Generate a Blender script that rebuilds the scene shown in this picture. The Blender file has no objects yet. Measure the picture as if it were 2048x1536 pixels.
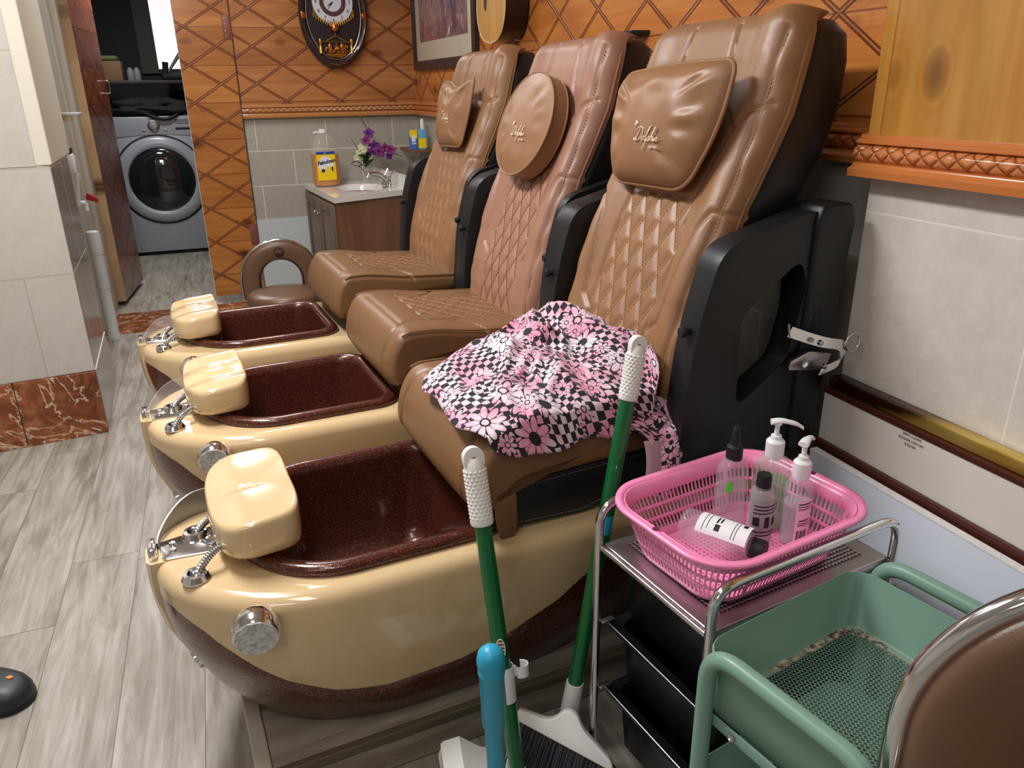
import bpy, bmesh, math, random
import numpy as np
from mathutils import Matrix, Vector
random.seed(7)
PI = math.pi
S = bpy.context.scene
C = S.collection
# ------------------------------------------------------------------ camera
H = 1.35
F = 1540.0
def _n(v): return v/np.linalg.norm(v)
_D = _n(np.array([56., 3982., F]))
_v1 = np.array([400-1024., 180-768., F])
_Y = _n(_v1-_D*np.dot(_v1, _D)); _Z = -_D; _X = np.cross(_Y, _Z)
_M = np.stack([_X, _Y, _Z])
cam_d = bpy.data.cameras.new('camera'); cam = bpy.data.objects.new('camera', cam_d); C.objects.link(cam)
cam_d.sensor_width = 36; cam_d.lens = F/2048*36; cam_d.clip_start = 0.02; cam_d.clip_end = 60
_r, _d, _f = _M[:, 0], _M[:, 1], _M[:, 2]
cam.matrix_world = Matrix(((_r[0], -_d[0], -_f[0], 0), (_r[1], -_d[1], -_f[1], 0), (_r[2], -_d[2], -_f[2], H), (0, 0, 0, 1)))
S.camera = cam
# ------------------------------------------------------------------ world, lights, exposure
S.view_settings.view_transform = 'Standard'; S.view_settings.look = 'None'; S.view_settings.gamma = 1
S.view_settings.exposure = 0.0
try: S.view_settings.use_curve_mapping = False
except Exception: pass
W = bpy.data.worlds.new('world'); S.world = W; W.use_nodes = True
W.node_tree.nodes['Background'].inputs[0].default_value = (0.9, 0.95, 1.0, 1)
W.node_tree.nodes['Background'].inputs[1].default_value = 0.4
def area(name, loc, size, power, rot=(0, 0, 0), col=(0.985, 0.985, 1)):
    l = bpy.data.lights.new(name, 'AREA'); l.shape = 'RECTANGLE'; l.size = size[0]; l.size_y = size[1]; l.energy = power; l.color = col
    o = bpy.data.objects.new(name, l); o.location = loc; o.rotation_euler = rot; C.objects.link(o); return o
area('ceiling_lamp_light', (-0.35, 0.2, 2.46), (0.3, 1.2), 13)
area('ceiling_lamp_light', (-0.45, 2.1, 2.46), (0.3, 1.2), 66)
area('ceiling_lamp_light', (0.2, 4.3, 2.46), (0.3, 1.0), 20)
area('ceiling_lamp_light', (-1.6, -1.2, 2.46), (1.2, 0.6), 18)
area('laundry_fill_light', (-.4, 6.3, 2.44), (0.3, 0.3), 26)  # added fill that brightens the washer and laundry; no fixture there

# ------------------------------------------------------------------ node helpers
class NT:
    def __init__(s, name):
        s.m = bpy.data.materials.new(name); s.m.use_nodes = True
        s.t = s.m.node_tree; s.n = s.t.nodes; s.b = s.n['Principled BSDF']; s._c = None
    def new(s, typ, **kw):
        x = s.n.new(typ)
        for k, v in kw.items(): setattr(x, k, v)
        return x
    def link(s, a, b): s.t.links.new(a, b)
    def put(s, sock, v):
        if v is None: return
        if hasattr(v, 'is_output') or hasattr(v, 'links'): s.link(v, sock)
        else:
            if sock.type == 'RGBA' and len(v) == 3: v = (*v, 1)
            sock.default_value = v
    def math(s, op, a, b=None, c=None, clamp=False):
        x = s.new('ShaderNodeMath', operation=op); x.use_clamp = clamp
        s.put(x.inputs[0], a); s.put(x.inputs[1], b)
        if c is not None: s.put(x.inputs[2], c)
        return x.outputs[0]
    def co(s, kind='Object', scale=(1, 1, 1), rot=(0, 0, 0), loc=(0, 0, 0)):
        if s._c is None: s._c = s.new('ShaderNodeTexCoord')
        m = s.new('ShaderNodeMapping'); s.link(s._c.outputs[kind], m.inputs[0])
        m.inputs['Scale'].default_value = scale; m.inputs['Rotation'].default_value = rot; m.inputs['Location'].default_value = loc
        return m.outputs[0]
    def noise(s, vec, scale, detail=4, rough=.5, dist=0):
        x = s.new('ShaderNodeTexNoise'); s.put(x.inputs['Vector'], vec); x.inputs['Scale'].default_value = scale
        x.inputs['Detail'].default_value = detail; x.inputs['Roughness'].default_value = rough; x.inputs['Distortion'].default_value = dist
        return x.outputs[0]
    def vor(s, vec, scale, feature='F1', out='Distance', rnd=1):
        x = s.new('ShaderNodeTexVoronoi', feature=feature); s.put(x.inputs['Vector'], vec); x.inputs['Scale'].default_value = scale
        x.inputs['Randomness'].default_value = rnd
        return x.outputs[out]
    def ramp(s, f, stops, interp='LINEAR'):
        x = s.new('ShaderNodeValToRGB'); s.put(x.inputs[0], f); x.color_ramp.interpolation = interp
        e = x.color_ramp.elements
        while len(e) < len(stops): e.new(0.5)
        for i, (p, c) in enumerate(stops):
            e[i].position = p; e[i].color = (*c, 1) if not isinstance(c, (int, float)) else (c, c, c, 1)
        return x.outputs[0]
    def mix(s, f, a, b, mode='MIX'):
        x = s.new('ShaderNodeMix', data_type='RGBA', blend_type=mode)
        s.put(x.inputs[0], f); s.put(x.inputs[6], a); s.put(x.inputs[7], b); return x.outputs[2]
    def sep(s, v):
        x = s.new('ShaderNodeSeparateXYZ'); s.put(x.inputs[0], v); return x.outputs
    def comb(s, a, b, c):
        x = s.new('ShaderNodeCombineXYZ'); s.put(x.inputs[0], a); s.put(x.inputs[1], b); s.put(x.inputs[2], c); return x.outputs[0]
    def bump(s, h, strength=.3, dist=.01, nrm=None):
        x = s.new('ShaderNodeBump'); s.put(x.inputs['Height'], h); x.inputs['Strength'].default_value = strength; x.inputs['Distance'].default_value = dist
        if nrm is not None: s.link(nrm, x.inputs['Normal'])
        s.link(x.outputs[0], s.b.inputs['Normal']); return x.outputs[0]
    def set(s, **kw):
        for k, v in kw.items(): s.put(s.b.inputs[k.replace('_', ' ')], v)
        return s
def srgb(r, g, b):
    f = lambda c: (c/255/12.92) if c/255 <= .04045 else ((c/255+.055)/1.055)**2.4
    return (f(r), f(g), f(b))
def plain(name, col, rough=.5, metal=0, coat=0, trans=0, ior=1.45, alpha=1, emit=None, es=1, bumpn=None):
    t = NT(name); t.set(Base_Color=col, Roughness=rough, Metallic=metal, IOR=ior)
    t.b.inputs['Coat Weight'].default_value = coat; t.b.inputs['Coat Roughness'].default_value = .06
    t.b.inputs['Transmission Weight'].default_value = trans; t.b.inputs['Alpha'].default_value = alpha
    if emit: t.b.inputs['Emission Color'].default_value = (*emit, 1); t.b.inputs['Emission Strength'].default_value = es
    n = t.noise(t.co(), 35 if not bumpn else bumpn[0], 3)
    if not trans: t.put(t.b.inputs['Roughness'], t.math('ADD', t.math('MULTIPLY', n, .12), rough-.06))
    if bumpn: t.bump(n, bumpn[1], bumpn[2])
    return t.m
# ------------------------------------------------------------------ mesh helpers
def empty(name, label=None, cat=None, loc=(0, 0, 0), rz=0, group=None):
    o = bpy.data.objects.new(name, None); C.objects.link(o); o.location = loc; o.rotation_euler = (0, 0, rz); o.empty_display_size = .05
    tag(o, label, cat, group); return o
def tag(o, label=None, cat=None, group=None, kind=None):
    if label: o['label'] = label
    if cat: o['category'] = cat
    if group: o['group'] = group
    if kind: o['kind'] = kind
    return o
def mesh(name, v, f, mat=None, parent=None, smooth=True, ang=35, uv=None, mats=None, fm=None):
    me = bpy.data.meshes.new(name); me.from_pydata([tuple(map(float, p)) for p in v], [], [tuple(map(int, q)) for q in f])
    o = bpy.data.objects.new(name, me); C.objects.link(o)
    if parent is not None: o.parent = parent
    for m in (mats or [mat]):
        if m: me.materials.append(m)
    if fm is not None: me.polygons.foreach_set('material_index', list(map(int, fm)))
    if uv is not None:
        l = me.uv_layers.new(name='uv'); li = np.zeros(len(me.loops), dtype=int); me.loops.foreach_get('vertex_index', li)
        l.data.foreach_set('uv', np.asarray(uv, dtype=float)[li].ravel())
    bm = bmesh.new(); bm.from_mesh(me); bmesh.ops.recalc_face_normals(bm, faces=bm.faces); bm.to_mesh(me); bm.free()
    if smooth:
        me.polygons.foreach_set('use_smooth', [True]*len(me.polygons))
        try: me.set_sharp_from_angle(angle=math.radians(ang))
        except Exception: pass
    return o
class B:
    """collects shapes into one mesh"""
    def __init__(s): s.v = []; s.f = []
    def add(s, v, f):
        k = len(s.v); s.v += [tuple(p) for p in v]; s.f += [tuple(i+k for i in q) for q in f]; return s
    def box(s, lo, hi, M=None, bev=0, seg=2):
        bm = bmesh.new(); bmesh.ops.create_cube(bm, size=1)
        sx, sy, sz = [hi[i]-lo[i] for i in range(3)]
        for v in bm.verts: v.co = Vector(((v.co.x+.5)*sx+lo[0], (v.co.y+.5)*sy+lo[1], (v.co.z+.5)*sz+lo[2]))
        if bev: bmesh.ops.bevel(bm, geom=bm.edges[:], offset=bev, segments=seg, affect='EDGES', profile=.5)
        if M is not None: bmesh.ops.transform(bm, matrix=M, verts=bm.verts)
        bm.verts.index_update(); s.add([v.co[:] for v in bm.verts], [[v.index for v in f.verts] for f in bm.faces]); bm.free(); return s
    def tube(s, pts, r, seg=12, closed=False, cap=True):
        pts = [Vector(p) for p in pts]; n = len(pts); rr = r if isinstance(r, (list, tuple)) else [r]*n
        V = []; up = None
        for i, p in enumerate(pts):
            a = pts[(i-1) % n] if (closed or i > 0) else p; b = pts[(i+1) % n] if (closed or i < n-1) else p
            t = (b-a).normalized()
            if up is None:
                up = Vector((0, 0, 1)) if abs(t.z) < .9 else Vector((1, 0, 0))
            x = t.cross(up).normalized(); up = x.cross(t).normalized()
            for k in range(seg):
                q = 2*PI*k/seg; V.append(p+(x*math.cos(q)+up*math.sin(q))*rr[i])
        f = []
        m = n if closed else n-1
        for i in range(m):
            for k in range(seg):
                j = (i+1) % n; f.append((i*seg+k, i*seg+(k+1) % seg, j*seg+(k+1) % seg, j*seg+k))
        if cap and not closed: f.append(tuple(range(seg))[::-1]); f.append(tuple((n-1)*seg+k for k in range(seg)))
        return s.add(V, f)
    def lathe(s, prof, seg=32, M=None):
        V = []; f = []
        for (r, z) in prof:
            for k in range(seg): q = 2*PI*k/seg; V.append(Vector((max(r, 1e-5)*math.cos(q), max(r, 1e-5)*math.sin(q), z)))
        n = len(prof)
        for i in range(n-1):
            for k in range(seg): f.append((i*seg+k, i*seg+(k+1) % seg, (i+1)*seg+(k+1) % seg, (i+1)*seg+k))
        f.append(tuple(range(seg))[::-1]); f.append(tuple((n-1)*seg+k for k in range(seg)))
        if M is not None: V = [M @ p for p in V]
        return s.add(V, f)
    def loft(s, rings, cap=True, closed=True):
        n = len(rings[0]); V = [p for r in rings for p in r]; f = []
        for i in range(len(rings)-1):
            for k in range(n if closed else n-1):
                f.append((i*n+k, i*n+(k+1) % n, (i+1)*n+(k+1) % n, (i+1)*n+k))
        if cap: f.append(tuple(range(n))[::-1]); f.append(tuple((len(rings)-1)*n+k for k in range(n)))
        return s.add(V, f)
    def prism(s, poly, h0, h1, axes='xy', bev=0, M=None, holes=None, seg=2):
        """poly in 2 axes, extruded along the third"""
        bm = bmesh.new()
        def P(a, b, c): return {'xy': (a, b, c), 'xz': (a, c, b), 'yz': (c, a, b)}[axes]
        loops = [poly]+(holes or []); edges = []
        for lp in loops:
            vs = [bm.verts.new(P(a, b, h0)) for a, b in lp]
            edges += [bm.edges.new((vs[i], vs[(i+1) % len(vs)])) for i in range(len(vs))]
        if holes: bmesh.ops.triangle_fill(bm, edges=edges, use_beauty=True, use_dissolve=False)
        else: bm.faces.new(bm.verts[:])
        g = bmesh.ops.extrude_face_region(bm, geom=bm.faces[:])
        d = Vector(P(0, 0, h1-h0)); vs = [e for e in g['geom'] if isinstance(e, bmesh.types.BMVert)]
        bmesh.ops.translate(bm, verts=vs, vec=d)
        bmesh.ops.recalc_face_normals(bm, faces=bm.faces)
        if bev:
            ed = [e for e in bm.edges if len(e.link_faces) == 2 and e.calc_face_angle(0) > math.radians(60)]
            bmesh.ops.bevel(bm, geom=ed, offset=bev, segments=seg, affect='EDGES', profile=.5, clamp_overlap=True)
        if M is not None: bmesh.ops.transform(bm, matrix=M, verts=bm.verts)
        bm.verts.index_update(); s.add([v.co[:] for v in bm.verts], [[v.index for v in f.verts] for f in bm.faces]); bm.free(); return s
    def out(s, name, mat, parent=None, smooth=True, ang=35, T=None):
        v = s.v if T is None else [T @ Vector(p) for p in s.v]
        return mesh(name, v, s.f, mat, parent, smooth, ang)
def fillet(pts, r, n=6, closed=False):
    pts = [Vector(p) for p in pts]; out = []; N = len(pts)
    rr = r if isinstance(r, (list, tuple)) else [r]*N
    for i, p in enumerate(pts):
        if not closed and i in (0, N-1): out.append(p); continue
        a = pts[i-1]; b = pts[(i+1) % N]; da = (a-p); db = (b-p); q = min(rr[i], da.length*.49, db.length*.49)
        if q < 1e-6: out.append(p); continue
        A = p+da.normalized()*q; Bq = p+db.normalized()*q
        for k in range(n+1):
            t = k/n; out.append(A*(1-t)**2+p*2*t*(1-t)+Bq*t*t)
    return out
def fil2(poly, r, n=6): return [(p.x, p.y) for p in fillet([(a, b, 0) for a, b in poly], r, n, True)]
def grid(fn, nu, nv, closedu=False):
    V = [fn(i/(nu-1 if not closedu else nu), j/(nv-1)) for j in range(nv) for i in range(nu)]
    f = []
    for j in range(nv-1):
        for i in range(nu if closedu else nu-1):
            f.append((j*nu+i, j*nu+(i+1) % nu, (j+1)*nu+(i+1) % nu, (j+1)*nu+i))
    return V, f
def text(name, s, size, mat, parent, M, ext=.0004, shear=0, align='CENTER', off=0):
    cu = bpy.data.curves.new(name, 'FONT'); cu.body = s; cu.size = size; cu.extrude = ext; cu.shear = shear; cu.align_x = align; cu.align_y = 'CENTER'; cu.offset = off
    t = bpy.data.objects.new(name, cu); C.objects.link(t); dg = bpy.context.evaluated_depsgraph_get(); dg.update()
    me = bpy.data.meshes.new_from_object(t.evaluated_get(dg)); bpy.data.objects.remove(t)
    me.transform(M); me.materials.clear(); me.materials.append(mat)
    o = bpy.data.objects.new(name, me); C.objects.link(o); o.parent = parent; return o
def frameM(o, x, y, z=None):
    """matrix whose x,y axes follow the given directions at origin o"""
    x = Vector(x).normalized(); y = Vector(y); y = (y-x*y.dot(x)).normalized(); z = x.cross(y)
    return Matrix(((x.x, y.x, z.x, o[0]), (x.y, y.y, z.y, o[1]), (x.z, y.z, z.z, o[2]), (0, 0, 0, 1)))
def interp(x, xs, ys): return float(np.interp(x, xs, ys))

# ------------------------------------------------------------------ materials
def m_tile(name, axes, off, rows=.225, w=.455, base=srgb(196, 188, 176), grout=srgb(214, 208, 198), shiftrow=.5, gr=.006, gscale=1, var=.10, vein=srgb(165, 152, 138), rough=.32, mort=None):
    t = NT(name); s = t.sep(t.co()); a, b = [s['XYZ'.index(c)] for c in axes]
    br = t.new('ShaderNodeTexBrick'); t.link(t.comb(t.math('ADD', a, off[0]), t.math('ADD', b, off[1]), 0.0), br.inputs['Vector'])
    br.offset = shiftrow; br.inputs['Scale'].default_value = 1; br.inputs['Mortar Size'].default_value = gr/2; br.inputs['Mortar Smooth'].default_value = .1
    br.inputs['Brick Width'].default_value = w; br.inputs['Row Height'].default_value = rows
    br.inputs['Color1'].default_value = (0, 0, 0, 1); br.inputs['Color2'].default_value = (1, 1, 1, 1); br.inputs['Bias'].default_value = 0
    n = t.noise(t.co(), 5*gscale, 8, .62, .6); n2 = t.noise(t.co(), 26*gscale, 6, .7, .5)
    c = t.mix(t.ramp(n, [(.38, 0.), (.62, 1.)]), base, vein)
    c = t.mix(t.ramp(n2, [(.42, 0.), (.7, 1.)]), c, tuple(min(1, x*1.25) for x in base))
    c = t.mix(.75, c, base)
    c = t.mix(t.math('MULTIPLY', br.outputs['Color'], var), c, tuple(x*.6 for x in base))
    c = t.mix(br.outputs['Fac'], c, grout)
    t.set(Base_Color=c, Roughness=t.math('ADD', t.math('MULTIPLY', br.outputs['Fac'], .4), rough))
    t.bump(t.math('SUBTRACT', t.math('MULTIPLY', n2, .05), br.outputs['Fac']), .5, .002)
    return t.m
def m_pine(name, axes, off=(0, 0), plank=.22, dx=.35, dz=.22, c1=srgb(178, 108, 58), c2=srgb(216, 150, 90), lat=True, rough=.25, vertical=False, gcol=srgb(100, 40, 20), seams=True, knots=True, doubled=True):
    t = NT(name); s = t.sep(t.co()); a, b = [s['XYZ'.index(c)] for c in axes]
    a = t.math('ADD', a, off[0]); b = t.math('ADD', b, off[1])
    if vertical: A, Bq = b, a
    else: A, Bq = a, b          # A runs along the grain
    idx = t.math('FLOOR', t.math('DIVIDE', Bq, plank))
    fr = t.math('FRACT', t.math('DIVIDE', Bq, plank))
    rnd = t.new('ShaderNodeTexWhiteNoise', noise_dimensions='1D'); t.link(idx, rnd.inputs['W']); rv = rnd.outputs['Value']
    off2 = t.math('MULTIPLY', rv, 17.3)
    vec = t.comb(t.math('MULTIPLY', A, 1.6), t.math('MULTIPLY', Bq, 22), off2)
    g1 = t.noise(vec, 1, 6, .6, 1.1)
    vec2 = t.comb(t.math('MULTIPLY', A, .9), t.math('MULTIPLY', Bq, 5), off2); g2 = t.noise(vec2, 1, 3, .5, .8)
    c = t.mix(t.ramp(g1, [(.3, 0.), (.75, 1.)]), c1, c2)
    c = t.mix(t.math('MULTIPLY', t.ramp(g2, [(.35, 1.), (.6, 0.)]), .6), c, tuple(x*.62 for x in c1))
    c = t.mix(t.math('MULTIPLY', rv, .5), c, tuple(x*.55 for x in c1))
    hgt = t.math('MULTIPLY', g1, .05)
    if knots:
        kv = t.comb(t.math('MULTIPLY', A, 3.1), t.math('MULTIPLY', Bq, 5.2), off2)
        kd = t.vor(kv, 1, rnd=1)
        c = t.mix(t.ramp(kd, [(.08, .95), (.11, .6), (.19, .0)]), c, srgb(66, 26, 12))
        ring = t.math('SINE', t.math('MULTIPLY', kd, 90))
        c = t.mix(t.math('MULTIPLY', t.ramp(kd, [(.1, .55), (.3, 0.)]), t.math('ADD', t.math('MULTIPLY', ring, .5), .5)), c, tuple(x*.5 for x in c1))
    if seams:
        d = t.math('MINIMUM', fr, t.math('SUBTRACT', 1, fr)); sm = t.math('LESS_THAN', d, .0025/plank)
        c = t.mix(t.math('MULTIPLY', sm, .7), c, gcol)
    if lat:
        def line(sgn, o=0.):
            q = t.math('ADD', t.math('DIVIDE', a, dx), t.math('MULTIPLY', t.math('DIVIDE', b, dz), sgn)); q = t.math('FRACT', t.math('ADD', q, o))
            q = t.math('ABSOLUTE', t.math('SUBTRACT', q, .5))     # 0 on the line
            L = 1/math.sqrt(1/dx**2+1/dz**2)
            q = t.math('MULTIPLY', q, L)                         # metres from the line
            return q
        l1, l2 = line(1), line(-1)
        l = t.math('MINIMUM', l1, l2)
        w = .0055
        if doubled: gro = t.ramp(t.math('DIVIDE', l, .02), [(0., .25), (.08, .35), (.18, 1.), (.34, 1.), (.42, 0.)])
        else: gro = t.ramp(t.math('DIVIDE', l, .02), [(0., 1.), (.3, 1.), (.4, 0.)])
        c = t.mix(t.math('MULTIPLY', gro, .93), c, gcol)
        hgt = t.math('SUBTRACT', hgt, gro)
    t.set(Base_Color=c, Roughness=rough); t.b.inputs['Coat Weight'].default_value = .3; t.b.inputs['Coat Roughness'].default_value = .12
    t.bump(hgt, .6, .004)
    return t.m
def m_floor():
    t = NT('laminate_floor'); t2 = t.sep(t.co()); x, y = t2[0], t2[1]
    pw = .19
    idx = t.math('FLOOR', t.math('DIVIDE', x, pw)); rnd = t.new('ShaderNodeTexWhiteNoise', noise_dimensions='1D'); t.link(idx, rnd.inputs['W']); rv = rnd.outputs['Value']
    yy = t.math('ADD', y, t.math('MULTIPLY', rv, 1.2)); seg = t.math('FLOOR', t.math('DIVIDE', yy, 1.2))
    r2 = t.new('ShaderNodeTexWhiteNoise', noise_dimensions='2D'); t.link(t.comb(idx, seg, 0.), r2.inputs['Vector']); rr = r2.outputs['Value']
    o = t.math('MULTIPLY', rr, 23.)
    g1 = t.noise(t.comb(t.math('MULTIPLY', x, 26), t.math('MULTIPLY', y, 2.2), o), 1, 8, .66, 1.3)
    g2 = t.noise(t.comb(t.math('MULTIPLY', x, 8), t.math('MULTIPLY', y, 1.4), o), 1, 4, .6, 1.6)
    c = t.ramp(t.math('ADD', t.math('MULTIPLY', g1, .6), t.math('MULTIPLY', g2, .4)), [(.30, srgb(92, 84, 74)), (.45, srgb(140, 132, 120)), (.57, srgb(168, 161, 150)), (.72, srgb(188, 182, 172))])
    c = t.mix(t.math('MULTIPLY', rr, .20), c, srgb(138, 130, 118))
    kd = t.vor(t.comb(t.math('MULTIPLY', x, 5), t.math('MULTIPLY', y, 1.5), o), 1)
    c = t.mix(t.ramp(kd, [(.02, .6), (.1, 0.)]), c, srgb(110, 98, 86))
    fx = t.math('FRACT', t.math('DIVIDE', x, pw)); fy = t.math('FRACT', t.math('DIVIDE', yy, 1.2))
    s1 = t.math('LESS_THAN', t.math('MINIMUM', fx, t.math('SUBTRACT', 1, fx)), .006); s2 = t.math('LESS_THAN', t.math('MINIMUM', fy, t.math('SUBTRACT', 1, fy)), .0012)
    sm = t.math('MAXIMUM', s1, s2); c = t.mix(t.math('MULTIPLY', sm, .7), c, srgb(70, 62, 54))
    dirt = t.noise(t.co(), 2.2, 5, .6); c = t.mix(t.ramp(dirt, [(.45, 0.), (.75, .35)]), c, srgb(120, 108, 92))
    t.set(Base_Color=c, Roughness=t.math('ADD', t.math('MULTIPLY', g1, .25), .28)); t.bump(t.math('SUBTRACT', t.math('MULTIPLY', g1, .15), sm), .3, .002)
    return t.m
def m_board(name='platform_board', axis=0):
    t = NT(name); s = t.sep(t.co()); x = s[axis]; y = s[1-axis]; z = s[2]
    g1 = t.noise(t.comb(t.math('MULTIPLY', x, 3), t.math('MULTIPLY', y, 30), t.math('MULTIPLY', z, 30)), 1, 7, .65, 1.2)
    g2 = t.noise(t.comb(t.math('MULTIPLY', x, 1.3), t.math('MULTIPLY', y, 9), t.math('MULTIPLY', z, 9)), 1, 4, .6, 1.)
    c = t.ramp(t.math('ADD', t.math('MULTIPLY', g1, .5), t.math('MULTIPLY', g2, .5)), [(.32, srgb(84, 74, 64)), (.48, srgb(128, 116, 102)), (.64, srgb(158, 148, 134))])
    t.set(Base_Color=c, Roughness=.4); t.bump(g1, .15, .002); return t.m
def m_marble():
    t = NT('brown_marble_tile'); n = t.noise(t.co(), 6, 8, .62, 1.4); v = t.noise(t.co(rot=(.3, .5, .2)), 3.2, 6, .6, 2.5)
    c = t.ramp(n, [(.3, srgb(70, 32, 16)), (.5, srgb(126, 66, 34)), (.68, srgb(168, 108, 66))])
    vv = t.math('ABSOLUTE', t.math('SUBTRACT', v, .5)); c = t.mix(t.ramp(vv, [(.004, .75), (.022, 0.)]), c, srgb(220, 190, 160))
    t.set(Base_Color=c, Roughness=.2); return t.m
def m_leather(name, col, rough=.33, alt=None, bs=.10):
    t = NT(name); n = t.noise(t.co(), 3.5, 4, .6); v = t.vor(t.co(), 420); n2 = t.noise(t.co(), 60, 3)
    c = t.mix(t.ramp(n, [(.35, 0.), (.7, .7)]), col, alt or tuple(x*.72 for x in col))
    t.set(Base_Color=c, Roughness=t.math('ADD', t.math('MULTIPLY', n2, .14), rough-.05)); t.b.inputs['Specular IOR Level'].default_value = .55
    t.bump(t.math('ADD', v, t.math('MULTIPLY', n2, .8)), bs, .0012); return t.m
def m_glitter():
    t = NT('brown_glitter_gelcoat'); v = t.vor(t.co(), 620, out='Color'); s = t.sep(v); d = t.vor(t.co(), 620)
    on = t.math('MULTIPLY', t.math('GREATER_THAN', s[0], .66), t.math('LESS_THAN', d, .48))
    c = t.mix(t.math('MULTIPLY', on, s[1]), srgb(62, 25, 19), srgb(216, 132, 90))
    t.set(Base_Color=c, Roughness=.3, Metallic=t.math('MULTIPLY', on, .7)); t.b.inputs['Coat Weight'].default_value = .55; t.b.inputs['Coat Roughness'].default_value = .07; t.b.inputs['Specular IOR Level'].default_value = .3
    return t.m
def m_cloth():
    t = NT('pink_checker_daisy_fabric'); uv = t.co('UV'); w1 = t.new('ShaderNodeTexNoise'); t.link(uv, w1.inputs['Vector']); w1.inputs['Scale'].default_value = 5; w1.inputs['Detail'].default_value = 1
    wv = t.new('ShaderNodeVectorMath', operation='MULTIPLY_ADD'); t.link(w1.outputs['Color'], wv.inputs[0]); wv.inputs[1].default_value = (.09, .09, 0); t.link(uv, wv.inputs[2])
    ch = t.new('ShaderNodeTexChecker'); t.link(wv.outputs[0], ch.inputs['Vector']); ch.inputs['Scale'].default_value = 56; ch.inputs['Color1'].default_value = (0, 0, 0, 1); ch.inputs['Color2'].default_value = (1, 1, 1, 1)
    pinkn = t.noise(uv, 9, 2); pink = t.mix(t.ramp(pinkn, [(.4, 0.), (.6, 1.)]), srgb(226, 208, 216), srgb(226, 150, 176))
    blk = srgb(22, 16, 20)
    col = t.mix(ch.outputs['Fac'], blk, pink)
    for scale, npet, r0, seedoff in ((8.8, 4.5, .54, 0.), (17, 4.0, .46, 3.3)):
        vo = t.new('ShaderNodeTexVoronoi'); mp = t.new('ShaderNodeMapping'); t.link(uv, mp.inputs[0]); mp.inputs['Location'].default_value = (seedoff, seedoff, 0); t.link(mp.outputs[0], vo.inputs['Vector'])
        vo.voronoi_dimensions = '2D'; vo.inputs['Scale'].default_value = scale; vo.inputs['Randomness'].default_value = .75
        df = t.new('ShaderNodeVectorMath', operation='SUBTRACT'); t.link(mp.outputs[0], df.inputs[0]); t.link(vo.outputs['Position'], df.inputs[1])
        s = t.sep(df.outputs[0]); cs = t.sep(vo.outputs['Color'])
        ang = t.math('ADD', t.math('ARCTAN2', s[1], s[0]), t.math('MULTIPLY', cs[1], 6.))
        pet = t.math('ABSOLUTE', t.math('COSINE', t.math('MULTIPLY', ang, npet)))
        pet = t.math('POWER', pet, .75)
        R = t.math('MULTIPLY', t.math('ADD', t.math('MULTIPLY', pet, .74), .26), t.math('MULTIPLY', t.math('ADD', t.math('MULTIPLY', cs[0], .35), .65), r0))
        d = t.math('DIVIDE', vo.outputs['Distance'], R)
        on = t.math('GREATER_THAN', cs[2], .22 if scale < 10 else .45)
        outl = t.math('MULTIPLY', t.math('LESS_THAN', d, 1.12), on); inn = t.math('MULTIPLY', t.math('MULTIPLY', t.math('LESS_THAN', d, .95), t.math('GREATER_THAN', pet, .34)), on)
        cen = t.math('MULTIPLY', t.math('LESS_THAN', vo.outputs['Distance'], .11 if scale < 10 else .09), on)
        ring = t.math('MULTIPLY', t.math('LESS_THAN', vo.outputs['Distance'], .13), on)
        col = t.mix(outl, col, blk); col = t.mix(inn, col, pink); col = t.mix(ring, col, blk)
        col = t.mix(t.math('MULTIPLY', t.math('LESS_THAN', vo.outputs['Distance'], .085), t.math('MULTIPLY', on, t.math('GREATER_THAN', cs[0], .6))), col, pink)
    t.set(Base_Color=col, Roughness=.85); t.b.inputs['Sheen Weight'].default_value = .2
    return t.m
CHR = plain('chrome', (.78, .78, .8), .12, 1)
CHR2 = plain('dull_chrome', (.55, .54, .55), .28, 1)
STEEL = plain('brushed_steel', (.5, .48, .47), .36, 1)
BEIGE = plain('beige_gelcoat', srgb(208, 180, 136), .16, 0, .6)
GLIT = m_glitter()
TAN = m_leather('tan_leather', srgb(149, 107, 72), .40, srgb(134, 96, 66))
TAN2 = m_leather('rosy_tan_leather', srgb(160, 116, 94), .42, srgb(144, 100, 76))
SEATL = m_leather('brown_seat_leather', srgb(127, 90, 57), .40, srgb(108, 78, 50))
STITCH = plain('tan_thread', srgb(204, 158, 116), .7)
DSTITCH = plain('brown_thread', srgb(96, 50, 32), .7)
BLKL = m_leather('black_vinyl', (.012, .012, .014), .38, bs=.06)
BLKP = plain('black_plastic', (.008, .0085, .0095), .42, bumpn=(90, .05, .001))
BLK = plain('matt_black', (.008, .008, .009), .6)
WHT = plain('white_plastic', (.8, .8, .8), .35)
DIRTYW = plain('scuffed_white_plastic', srgb(228, 225, 219), .45)
GREEN = plain('green_metal_handle', srgb(8, 98, 48), .25, 0, .4)
TEAL = plain('sage_green_metal', srgb(118, 152, 134), .38)
BLUE = plain('turquoise_plastic', srgb(44, 158, 190), .38)
PINK = plain('pink_plastic', srgb(246, 142, 188), .32, 0, .3)
CLOTH = m_cloth()
def glassy(name, col, rough=.03, alpha=.25):
    """thin clear plastic: tinted see-through film with a gloss"""
    t = NT(name); t.set(Base_Color=col, Roughness=rough); t.b.inputs['Alpha'].default_value = alpha
    t.b.inputs['Specular IOR Level'].default_value = .8
    return t.m
CLEAR = glassy('clear_plastic', (.78, .76, .8), .03, .16)
LIQ = glassy('clear_liquid', (.82, .72, .8), .05, .08)
CHROMEMIR = CHR
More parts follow.
